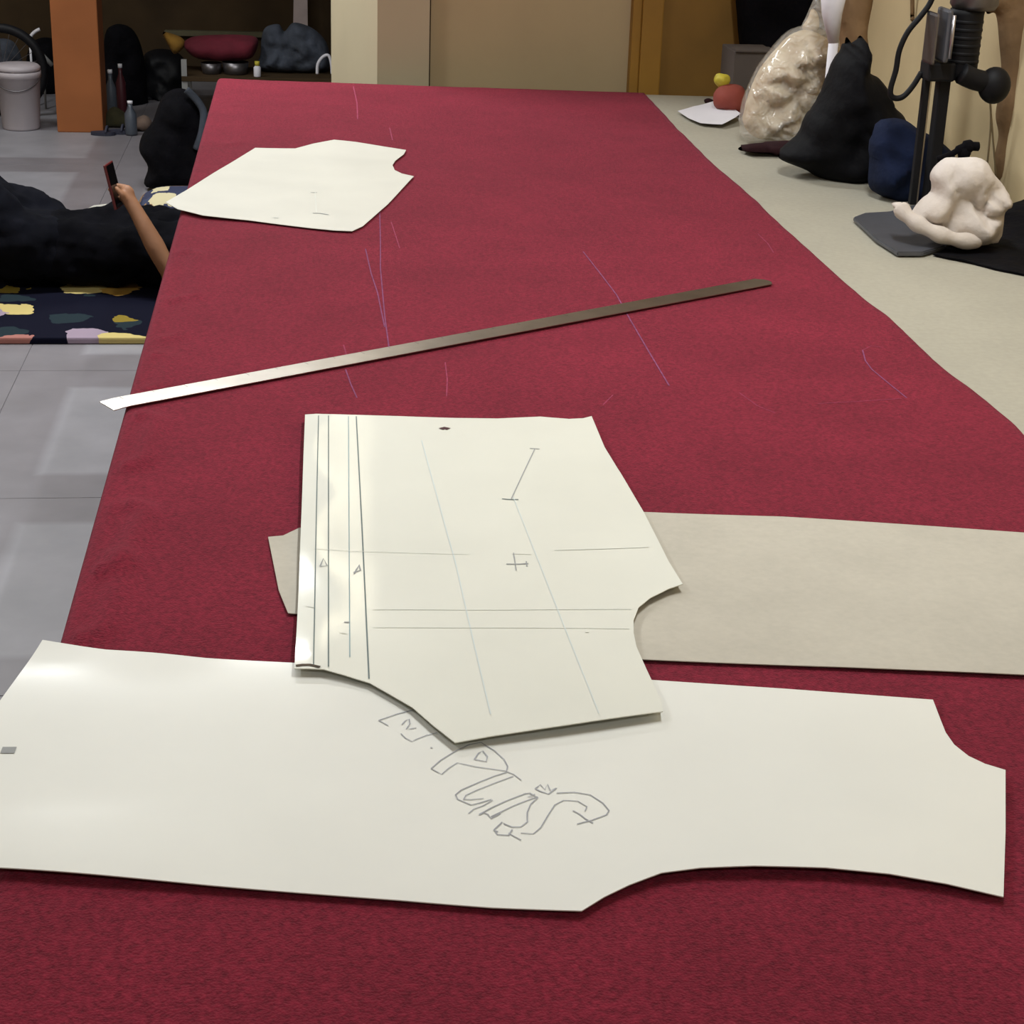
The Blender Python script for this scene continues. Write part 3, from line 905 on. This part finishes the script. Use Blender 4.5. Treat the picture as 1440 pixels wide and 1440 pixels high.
box('sharpener_housing', (q0.x, YM - .045, q0.z), (q1.x, YM + .02, q1.z), M['steel_dark'], cm, 0.006)
q0, q1 = mx(1314, 84), mx(1331, 10)
sh = box('sharpener_housing', (q0.x, YM - .05, q0.z), (q1.x, YM + .02, q1.z), M['plate'], cm, 0.006)
bm = bmesh.new(); add_tube(bm, [(q0.x + .012, YM - .055, q0.z + .01), (q0.x + .012, YM - .055, q1.z - .01)], .004, 8); obj('sharpener_rod', bm, M['glasspot'], sh, True)
q0, q1 = mx(1329, 112), mx(1386, 14)
bm = bmesh.new(); cxm = (q0.x + q1.x) / 2; rm = (q1.x - q0.x) / 2
add_lathe(bm, [(rm * .8, q0.z - YM * 0), (rm * .95, q0.z + .012), (rm, q0.z + .02), (rm, q1.z - .01), (rm * 1.04, q1.z)], (cxm, YM + .01, 0), 28)
obj('motor', bm, M['black_plastic'], cm, True)
for k in range(6):
    zz = q0.z + .035 + k * .016
    bm = bmesh.new(); add_lathe(bm, [(rm * 1.01, zz), (rm * 1.03, zz + .002), (rm * 1.03, zz + .005), (rm * 1.01, zz + .007)], (cxm, YM + .01, 0), 28)
    obj('cooling_rib', bm, M['black_plastic'], cm, True)
q2 = mx(1320, 20)
bm = bmesh.new(); add_lathe(bm, [(rm * 1.25, q1.z + .0), (rm * 1.45, q1.z + .01), (rm * 1.4, q1.z + .05), (rm * 1.0, q1.z + .085), (rm * .3, q1.z + .095)], (cxm + .012, YM + .01, 0), 28)
obj('motor_cap', bm, M['steel_dark'], cm, True)
hp = [mx(1345, 100), mx(1362, 108), mx(1378, 112), mx(1388, 113)]
bm = bmesh.new(); add_tube(bm, catmull([Vector((p.x, YM - .03, p.z)) for p in hp], 5), 0.022, 12); obj('handle', bm, M['black_plastic'], cm, True)
bm = bmesh.new(); c = mx(1391, 117); c.y = YM - .03
bmesh.ops.create_uvsphere(bm, u_segments=20, v_segments=14, radius=0.034, matrix=Matrix.Translation(c) @ Matrix.Diagonal((1.0, .9, 1.12, 1)))
obj('handle_grip', bm, M['black_plastic'], cm, True)
cab = [(1322, -25), (1312, 4), (1298, 24), (1280, 46), (1268, 72), (1263, 100), (1256, 124), (1256, 136), (1264, 140), (1275, 136), (1288, 121), (1299, 103)]
bm = bmesh.new(); add_tube(bm, catmull([Vector((mx(*p).x, YM + .015, mx(*p).z)) for p in cab], 6), 0.0062, 8); obj('power_cable', bm, M['black_plastic'], cm, True)

# black cloth and white cotton in front of the machine
dk = Sheet('black_cloth', [(1312, 358), (1342, 346), (1364, 318), (1400, 306), (1450, 290), (1540, 300), (1560, 400), (1500, 402), (1440, 386), (1400, 378), (1370, 370), (1335, 363)], TZ + 0.004, M['black'],
           lambda x, y: 0.006 * abs(noise.noise(Vector((x * 14, y * 14, 2)))) + 0.02 * max(0, min(1, (x - 1.40) / 0.1)), s=0.012, thick=0.003).o
tag(dk, 'crumpled black cloth under the white cotton cloth', 'cloth')
wc = lump('white_cotton', [(1256, 290), (1266, 284), (1275, 292), (1283, 301), (1290, 292), (1300, 280), (1312, 270), (1310, 250), (1318, 235), (1335, 222), (1352, 222), (1372, 221), (1388, 228), (1398, 245), (1412, 262), (1420, 285), (1410, 300), (1408, 325), (1395, 345),
                          (1372, 352), (1345, 342), (1318, 334), (1292, 322), (1272, 310)], M['whitecloth'], TZ + 0.014, y_of(1372, 352, TZ) + 0.02, 0.07, 0.012, 9, 0.006, ridge=0.03, crump=0.16, cfreq=7.5, seed=1.1)
tag(wc, 'crumpled white cotton cloth in front of the cutting machine', 'cloth')
ys = wc.data.vertices[0].co.y
bm = bmesh.new(); hem = catmull([at(x, y, ys - dy) for x, y, dy in [(1264, 290, .0), (1276, 304, .02), (1296, 318, .04), (1322, 330, .055), (1350, 338, .06), (1378, 340, .055)]], 5)
for p in hem: p.z = max(p.z, TZ + .02)
add_tube(bm, hem, [.008] + [.015 + .002 * math.sin(k) for k in range(len(hem) - 2)] + [.01], 12)
obj('rolled_hem', bm, M['whitecloth'], wc, True)
st = [(1318, 224), (1335, 218), (1350, 210), (1362, 206), (1376, 206)]
bm = bmesh.new(); add_tube(bm, catmull([at(x, y, ys + .05) for x, y in st], 5), [0.006] * 9 + [0.009] * 4 + [0.013] * 4 + [0.009] * 4, 10)
so = obj('black_strap', bm, M['black'], None, True); tag(so, 'short black strap lying on top of the white cotton cloth', 'strap')
bm = bmesh.new(); add_tube(bm, [at(1356, 207, ys + .05), at(1356, 216, ys + .05), at(1354, 226, ys + .05)], [0.012, 0.013, 0.009], 10); obj('strap_end', bm, M['black'], so, True)

# brown rag and wires hanging on the right wall
rg = lump('brown_apron', [(1388, -40), (1470, -40), (1475, 60), (1470, 130), (1450, 165), (1432, 178), (1424, 215), (1418, 262), (1402, 258), (1398, 225), (1404, 190), (1400, 160), (1408, 110), (1405, 60), (1400, 20), (1386, 16)], M['brownrag'], None, 3.86, 0.03, 0.008, 12, 0.014)
tag(rg, 'brown cloth apron hanging against the right wall beside the cutting machine', 'apron')
for k, pts in enumerate([[(1392, 130), (1393, 180), (1385, 262)], [(1391, 130), (1396, 190), (1401, 250)]]):
    bm = bmesh.new(); add_tube(bm, catmull([at(x, y, 3.84 - .0 * k) for x, y in pts], 5), 0.0022, 6)
    obj('hanging_wire', bm, M['wire'], rg, True)  # thin wires hanging by the wall, only parented to the apron
for k, (x0, x1, yb_, m_) in enumerate([(1280, 1286, 31, 'brownrag'), (1290, 1297, 26, 'dullyellow')]):
    o = lump('hanging_tape', [(x0, -40), (x1, -40), (x1, yb_ - 3), ((x0 + x1) / 2, yb_), (x0, yb_ - 3)], M[m_], None, 4.55, 0.006, 0.0, 10, 0.006, smooth_outline=False)
    tag(o, ['brown tape hanging on the right wall above the cable', 'dull yellow tape hanging on the right wall above the cable'][k], 'tape')

# ------------------------------------------------------------------ person lying on the mat
mt = empty('floor_mat', (-1.0, 6.2, 0))
tag(mt, 'navy floral mat on the floor under the lying person', 'mat')
bm = add_box(bmesh.new(), (-2.5, 5.50, 0.001), (0.0, 6.75, 0.022), 0.006)
obj('mat_body', bm, M['mat'], mt)
pe = empty('person', (-0.8, 6.2, 0.02))
tag(pe, 'person in dark clothes lying on the floral mat holding up a phone', 'person')

def limb_mesh(name, chains, mat_, voxel, parent, smooth_it=6, blobs=()):
    bm = bmesh.new()
    for pts, rads in chains:
        pts = [Vector(p) for p in pts]
        add_tube(bm, pts, rads, 12)
        for p, r in zip(pts, rads):
            bmesh.ops.create_icosphere(bm, subdivisions=2, radius=r, matrix=Matrix.Translation(p))
    for c, s in blobs:
        bmesh.ops.create_icosphere(bm, subdivisions=3, radius=1, matrix=Matrix.Translation(c) @ Matrix.Diagonal((*s, 1)))
    o = obj(name, bm, mat_, parent, True)
    r = o.modifiers.new('skin', 'REMESH'); r.mode = 'VOXEL'; r.voxel_size = voxel; r.use_smooth_shade = True
    s_ = o.modifiers.new('relax', 'SMOOTH'); s_.factor = 0.5; s_.iterations = smooth_it
    if name in ('shirt', 'trousers'):
        tx = bpy.data.textures.new('creases', 'CLOUDS'); tx.noise_scale = 0.11; tx.noise_depth = 2
        dm = o.modifiers.new('creases', 'DISPLACE'); dm.texture = tx; dm.strength = 0.07; dm.mid_level = 0.45
    return o

sh_n = Vector((-0.36, 6.02, 0.15)); el_n = at(243, 392, 5.93); el_n.z = max(el_n.z, 0.07)
wr_n = at(192, 298, 5.97); ha_n = at(180, 278, 5.98)
sh_f = Vector((-0.36, 6.42, 0.15)); el_f = Vector((-0.62, 6.52, 0.09)); wr_f = Vector((-0.84, 6.50, 0.08))
hip_n = Vector((-0.90, 6.11, 0.16)); hip_f = Vector((-0.90, 6.31, 0.16))
kn_n = Vector((-1.33, 6.06, 0.47)); kn_f = Vector((-1.36, 6.34, 0.46))
an_n = Vector((-1.68, 6.06, 0.10)); an_f = Vector((-1.72, 6.34, 0.10))
head = Vector((-0.06, 6.22, 0.17))
finger = []
# fingers close around the phone from behind; thumb on the near side
ph0 = at(167, 290, 5.985); ph1 = at(152, 231, 5.985)
pdir = (ph1 - ph0).normalized()
for k, (ln, off) in enumerate([(0.066, .052), (0.074, .036), (0.07, .019), (0.056, .003)]):
    base = ha_n + pdir * (off - 0.02) + Vector((0.004, 0.012, 0))
    mid = base + Vector((-ln * .45, .016, .004)); tip = mid + Vector((-ln * .38, -.012, .004))
    finger.append(([base, mid, tip], [0.0095, 0.0088, 0.0075]))
tb = ha_n + Vector((-0.004, -0.014, -0.012))
finger.append(([tb, tb + Vector((-.012, -.014, .028)), tb + Vector((-.03, -.012, .05))], [0.0115, 0.0105, 0.0085]))
body = limb_mesh('body', [
    ([(-0.98, 6.21, .14), (-0.8, 6.21, .145), (-0.6, 6.21, .15), (-0.42, 6.21, .15)], [.09, .09, .10, .10]),
    ([(-0.32, 6.22, .15), (-0.2, 6.22, .155), tuple(head)], [.06, .055, .075]),
    ([hip_n, kn_n, an_n], [.065, .045, .036]), ([hip_f, kn_f, an_f], [.065, .045, .036]),
    ([an_n, an_n + Vector((-.13, 0, -.05))], [.036, .026]), ([an_f, an_f + Vector((-.13, 0, -.05))], [.036, .026]),
    ([sh_n, el_n, (el_n + wr_n) / 2, wr_n, ha_n], [.05, .038, .034, .025, .024]),
    ([sh_f, el_f, wr_f, wr_f + Vector((.03, -.06, .02))], [.05, .038, .026, .03])] + finger,
    M['skin'], 0.006, pe, 4, blobs=[(head + Vector((0.02, 0, .005)), (.115, .078, .095)), (head + Vector((0.02, 0, .105)), (.016, .012, .018)),
                                   (head + Vector((.02, .08, 0)), (.022, .012, .016)), (head + Vector((.02, -.08, 0)), (.022, .012, .016)),
                                   (ha_n + pdir * .008, (.026, .018, .036))])
limb_mesh('shirt', [
    ([(-1.0, 6.21, .145), (-0.8, 6.21, .15), (-0.6, 6.21, .155), (-0.42, 6.21, .155)], [.125, .12, .128, .12]),
    ([(-0.96, 6.14, .14), (-0.4, 6.09, .145)], [.10, .10]), ([(-0.96, 6.30, .14), (-0.4, 6.34, .145)], [.10, .10]),
    ([sh_n, sh_n * .35 + el_n * .65], [.066, .056]), ([sh_f, sh_f * .1 + el_f * .9, el_f * .4 + wr_f * .6], [.066, .055, .045]),
    ([(-0.42, 6.21, .15), (-0.28, 6.22, .155)], [.10, .07])], M['shirt'], 0.012, pe, 4)
limb_mesh('trousers', [
    ([(-1.0, 6.21, .15), (-0.86, 6.21, .15)], [.135, .12]),
    ([hip_n, kn_n, an_n], [.105, .078, .06]), ([hip_f, kn_f, an_f], [.105, .078, .06])], M['trousers'], 0.012, pe, 4)
limb_mesh('hair', [([head + Vector((.05, 0, .0)), head + Vector((.10, 0, .02))], [.088, .07]), ([head + Vector((.03, -.03, -.03)), head + Vector((.03, .03, -.03))], [.08, .08])], M['hair'], 0.01, pe, 2)
for s_ in (-1, 1):
    fc = bmesh.new()
    bmesh.ops.create_uvsphere(fc, u_segments=10, v_segments=6, radius=.012, matrix=Matrix.Translation(head + Vector((.035, .032 * s_, .088))))
    obj('eye', fc, M['whitecloth'], pe, True)
fm = bmesh.new(); add_tube(fm, [head + Vector((-.03, -.024, .093)), head + Vector((-.034, 0, .098)), head + Vector((-.03, .024, .093))], [.005, .008, .005], 8); obj('mouth', fm, M['maroon'], pe, True)

# phone in the hand
ax = pdir; side = Vector((0.25, 0.95, 0.0)); side = (side - ax * side.dot(ax)).normalized(); nrm = ax.cross(side)
pc = (ph0 + ph1) / 2
bm = bmesh.new(); add_box(bm, (-.0045, -.036, -.075), (.0045, .036, .075), .003)
bm.transform(Matrix.Translation(pc) @ Matrix((nrm, side, ax)).transposed().to_4x4())
ph = obj('mobile_phone', bm, M['phone']); tag(ph, 'dark red mobile phone held up by the lying person', 'phone')
bm = bmesh.new(); add_box(bm, (-.0052, -.032, -.070), (-.0046, .032, .070))
bm.transform(Matrix.Translation(pc) @ Matrix((nrm, side, ax)).transposed().to_4x4())
obj('screen', bm, M['screen'], ph)

cu = lump('floral_cushion', [(196, 300), (200, 275), (225, 264), (262, 262), (300, 268), (310, 300), (300, 315), (240, 312)], M['cushion'], 0.002, None, 0.16, 0.01, 8, 0.02)
tag(cu, 'floral cushion on the floor behind the lying person', 'cushion')
bkp = empty('backpack', tuple(pl(248, 262, 0)))
tag(bkp, 'black backpack slumped on the floor beside the cutting table', 'bag')
lump('bag_body', [(205, 262), (208, 235), (196, 212), (200, 190), (214, 172), (222, 150), (232, 132), (252, 124), (275, 132), (288, 150), (300, 200), (302, 262), (255, 266)], M['black'], 0.002, None, 0.16, 0.03, 7, 0.018, bkp, ridge=0.03, crump=0.09, cfreq=6)
ybk = y_of(255, 266, 0.002)
bm = bmesh.new(); add_tube(bm, catmull([at(x, y, ybk - .12) for x, y in [(262, 126), (276, 140), (286, 158), (284, 185), (276, 210)]], 5), 0.016, 8); obj('strap', bm, M['greyblue'], bkp, True)
tag(Sheet('cloth_scrap', [(118, 297), (132, 290), (150, 288), (152, 300), (140, 303), (126, 301)], 0.004, M['card_yellow'], lambda x, y: 0.004, s=0.03).o, 'cream cloth scrap on the floor beyond the lying person', 'cloth')

# ------------------------------------------------------------------ back room clutter
# white bucket
cb_ = pl(26, 186, 0); cb_.y += 0.11
bu = empty('bucket', tuple(cb_)); tag(bu, 'white plastic bucket beside the orange pillar', 'bucket')
bm = bmesh.new(); add_lathe(bm, [(.088, .001), (.092, .01), (.107, .255), (.113, .257), (.113, .285), (.108, .287), (.102, .26), (.09, .02)], tuple(cb_), 28)
obj('bucket_body', bm, M['bucket'], bu, True)
bm = bmesh.new(); add_lathe(bm, [(.100, .287), (.112, .290), (.112, .305), (.098, .318), (.03, .322)], tuple(cb_), 28); obj('lid', bm, M['bucket'], bu, True)
bm = bmesh.new(); add_tube(bm, [cb_ + Vector((.113 * math.cos(t), -.118 * abs(math.sin(t)) , .27 - .07 * math.sin(t))) for t in [math.pi * k / 14 for k in range(15)]], .0035, 6); obj('bail_handle', bm, M['steel_dark'], bu, True)
# tyre leaning behind it
ty = bmesh.new()
ct = at(6, 142, 9.62)
ring = [Vector((ct.x + .21 * math.cos(t), 9.62, .236 + .21 * math.sin(t))) for t in [2 * math.pi * k / 48 for k in range(49)]]
add_tube(ty, ring, 0.024, 10, False)
wh = obj('cart_wheel', ty, M['black_plastic'], None, True); tag(wh, 'small black tyred wheel standing behind the white bucket', 'wheel')
for k in range(12):
    t = math.pi * k / 12
    bm = bmesh.new(); add_tube(bm, [Vector((ct.x + .2 * math.cos(t), 9.62, .236 + .2 * math.sin(t))), Vector((ct.x - .2 * math.cos(t), 9.62, .236 - .2 * math.sin(t)))], .0015, 5); obj('spoke', bm, M['steel_dark'], wh)
tag(lump('grey_bundle', [(-30, 150), (-30, 70), (-5, 55), (18, 58), (30, 80), (34, 110), (30, 172), (0, 176)], M['greyblue'], 0.002, 10.0, 0.15, 0.03, 7, 0.03), 'grey cloth bundle behind the small black wheel', 'bundle')
tag(lump('dark_crate_cover', [(30, 172), (34, 110), (40, 70), (52, 55), (75, 55), (90, 80), (90, 172)], M['black'], 0.002, 10.45, 0.12, 0.02, 7, 0.03), 'dark cloth bundle standing behind the orange pillar', 'bundle')
bm = bmesh.new(); add_tube(bm, catmull([at(x, y, 9.9) for x, y in [(42, 58), (44, 50), (50, 44), (56, 41)]], 5), .009, 8); add_tube(bm, [at(42, 58, 9.9), Vector((at(42, 58, 9.9).x, 9.9, .001))], .006, 8)
tag(obj('white_hook', bm, M['paper'], None, True), 'white hooked cane standing between black wheel and orange pillar', 'cane')
bm = bmesh.new(); add_tube(bm, [at(46, 66, 9.85), at(60, 78, 9.85), at(74, 92, 9.85)], .012, 8); add_tube(bm, [at(60, 78, 9.85), Vector((at(60, 78, 9.85).x, 9.85, .001))], .006, 6)
tag(obj('pale_stick', bm, M['zinc'], None, True), 'pale forked stick leaning behind the orange pillar', 'stick')

# slippers at the pillar foot
for k, (x0, x1, yb_) in enumerate([(130, 160, 193), (150, 184, 191)]):
    p = pl((x0 + x1) / 2, yb_ - 3, 0)
    s_ = empty('slipper', tuple(p)); tag(s_, ['dark blue rubber slipper touching the foot of the orange pillar', 'dark blue rubber slipper in front of the small olive rag'][k], 'slipper', 'slippers by the pillar')
    bm = bmesh.new(); pts = [(p.x - .06 + .0 * k + .12 * (0.5 - 0.5 * math.cos(t)) * (1 if True else 1), p.y) for t in [0]]
    pts = [(p.x + .06 * math.cos(t) * 1.0, p.y + .03 * math.sin(t) * (1 + .25 * math.cos(t))) for t in [2 * math.pi * q / 24 for q in range(24)]]
    add_prism(bm, pts, .001, .018); obj('sole', bm, M['slipper'], s_)
    bm = bmesh.new(); add_tube(bm, catmull([(p.x + .015, p.y - .03, .015), (p.x + .02, p.y - .015, .04), (p.x + .022, p.y + .01, .04), (p.x + .015, p.y + .03, .015)], 4), .007, 6); obj('slipper_strap', bm, M['slipper'], s_, True)

# dark clutter between pillar and backpack
for nm, px, m_, y0, th, lab, cat in [
    ('dark_bundle', [(146, 172), (146, 60), (160, 35), (185, 40), (200, 70), (206, 120), (204, 172)], 'black', 10.1, .12, 'tall dark bundle right beside the orange pillar', 'bundle'),
    ('green_bundle', [(196, 168), (198, 90), (215, 70), (245, 72), (262, 90), (268, 140), (262, 168)], 'black_plastic', 10.3, .14, 'low dark plastic bundle between pillar and bench', 'bundle'),
]:
    tag(lump(nm, px, M[m_], 0.002, y0, th, 0.03, 7, 0.02, ridge=0.04, crump=0.1, cfreq=6), lab, cat)
def bottle(px, py0, py1, y0, m_, label, r):
    p0 = at(px, py1, y0); p0.z = 0.001; h = at(px, py0, y0).z
    e = empty('bottle', tuple(p0)); tag(e, label, 'bottle')
    bm = bmesh.new(); add_lathe(bm, [(r * .9, 0), (r, .01), (r, h * .62), (r * .4, h * .8), (r * .38, h * .92)], tuple(p0), 16); obj('bottle_body', bm, M[m_], e, True)
    bm = bmesh.new(); add_lathe(bm, [(r * .44, h * .92), (r * .44, h)], tuple(p0), 16); obj('cap', bm, M['paper'], e, True)
bottle(157, 98, 150, 9.6, 'palebottle', 'pale blue plastic bottle beside the orange pillar', .028)
bottle(171, 90, 140, 9.75, 'redbottle', 'red plastic bottle behind the pale blue bottle', .026)
bottle(184, 142, 172, 9.12, 'palebottle', 'small pale bottle with a white cap near the backpack', .03)
tag(lump('green_rag', [(146, 180), (148, 162), (160, 150), (178, 160), (190, 172), (186, 182)], mat('olive_cloth', (70, 66, 34), .9, var=.3), 0.002, 9.35, .05, .01, 14, .015), 'small olive rag on the floor beside the pillar', 'cloth')
tag(lump('tan_rag', [(186, 182), (190, 168), (204, 162), (214, 172), (210, 184)], mat('tan_cloth', (116, 96, 84), .9, var=.3), 0.002, 9.25, .05, .01, 14, .015), 'small tan rag on the floor by the backpack', 'cloth')

# low bench with cloth bundles
yb2 = 9.7
bz = at(300, 101, yb2).z
be = empty('bench', (-0.2, yb2, 0)); tag(be, 'low dark bench with pale grey legs loaded with cloth', 'bench')
bx0 = at(258, 100, yb2).x; bx1 = at(470, 100, yb2).x
box('bench_top', (bx0, yb2 - .18, bz - .025), (bx1, yb2 + .2, bz), M['brown_wall'], be, .003)
for xx in (bx0, bx1 - .035):
    for yy in (yb2 - .17, yb2 + .155):
        box('leg', (xx, yy, .0), (xx + .03, yy + .03, bz - .025), M['zinc'], be)
p = at(262, 84, yb2 - .17)
box('post', (bx0, yb2 - .17, bz), (bx0 + .028, yb2 - .145, p.z), M['zinc'], be)
# steel trays
for k, (x0, x1, py) in enumerate([(282, 312, 94), (312, 350, 93)]):
    q0, q1 = at(x0, 100, yb2 - .08), at(x1, py - 5, yb2 - .08)
    r = (q1.x - q0.x) / 2
    bm = bmesh.new(); add_lathe(bm, [(r * .8, .001), (r * .85, .004), (r, q1.z - bz), (r * .97, q1.z - bz), (r * .8, .01)], ((q0.x + q1.x) / 2, yb2 - .06, bz), 24)
    tag(obj('steel_bowl', bm, M['steel_dark'], None, True), ['small steel bowl on the bench beside the pale post', 'wider steel bowl on the bench under the maroon cloth'][k], 'bowl')
tag(lump('maroon_cloth', [(258, 62), (270, 52), (300, 49), (340, 49), (362, 54), (360, 72), (350, 83), (320, 86), (285, 84), (267, 76)], M['maroon'], None, yb2 - .02, .10, .012, 8, .02), 'folded maroon cloth resting on the steel bowls', 'cloth')
tag(lump('ochre_cloth', [(229, 46), (244, 48), (258, 55), (259, 66), (246, 76), (238, 66)], M['dullyellow'], None, yb2 - .02, .05, .01, 12, .015), 'ochre cloth end hanging out beside the maroon cloth', 'cloth')
tag(lump('grey_blue_pile', [(366, 78), (368, 52), (374, 38), (392, 34), (400, 44), (412, 32), (432, 36), (448, 46), (460, 62), (464, 84), (458, 100), (420, 104), (378, 102), (360, 92)], M['greyblue'], bz, yb2 + .06, .11, .03, 9, .014, ridge=.04, crump=.1, cfreq=8), 'heap of grey-blue clothes on the end of the bench', 'clothes')
p0 = at(362, 108, yb2 - .15)
yel = empty('small_bottle', (p0.x, yb2 - .15, bz)); tag(yel, 'small yellow bottle on the bench front edge', 'bottle')
bm = bmesh.new(); hh = at(362, 86, yb2 - .15).z - bz; add_lathe(bm, [(.018, .001), (.019, .004), (.019, hh * .6), (.009, hh * .75)], (p0.x, yb2 - .15, bz), 14); obj('bottle_body', bm, M['paper'], yel, True)
bm = bmesh.new(); add_lathe(bm, [(.013, hh * .72), (.013, hh)], (p0.x, yb2 - .15, bz), 14); obj('cap', bm, M['yellow'], yel, True)
bm = bmesh.new(); add_tube(bm, catmull([at(x, y, yb2 - .16) for x, y in [(446, 104), (447, 90), (454, 80), (462, 78), (466, 90), (467, 104)]], 5), .008, 8)
tag(obj('white_hoop', bm, M['paper'], None, True), 'small white hoop handle in front of the grey-blue clothes', 'hoop')
# white board leaning at the back wall
q0, q1 = at(411, 50, 10.6), at(432, -40, 10.6)
bd = empty('leaning_board', (q0.x, 10.7, 0)); tag(bd, 'narrow pale board leaning upright against the dark back wall', 'board')
bm = bmesh.new(); add_prism(bm, [(q0.x - .005, 10.6), (q1.x, 10.6), (q1.x, 10.63), (q0.x - .005, 10.63)], 0.001, 1.5)
for v in bm.verts:
    v.co.y += max(0, v.co.z) * .15
    if v.co.x < q0.x + .01: v.co.x += v.co.z * .03
obj('board_panel', bm, mat('pale_pink_board', (190, 172, 168), .6), bd)
# ledge on the far wall
z0 = at(280, 46, YB - .04).z
tag(box('wall_ledge', (at(232, 45, YB).x, YB - .05, z0 - .02), (at(400, 45, YB).x, YB, z0 + .01), mat('olive_ledge', (96, 90, 66), .8), None, .003), 'dim olive ledge along the dark back wall', 'ledge')
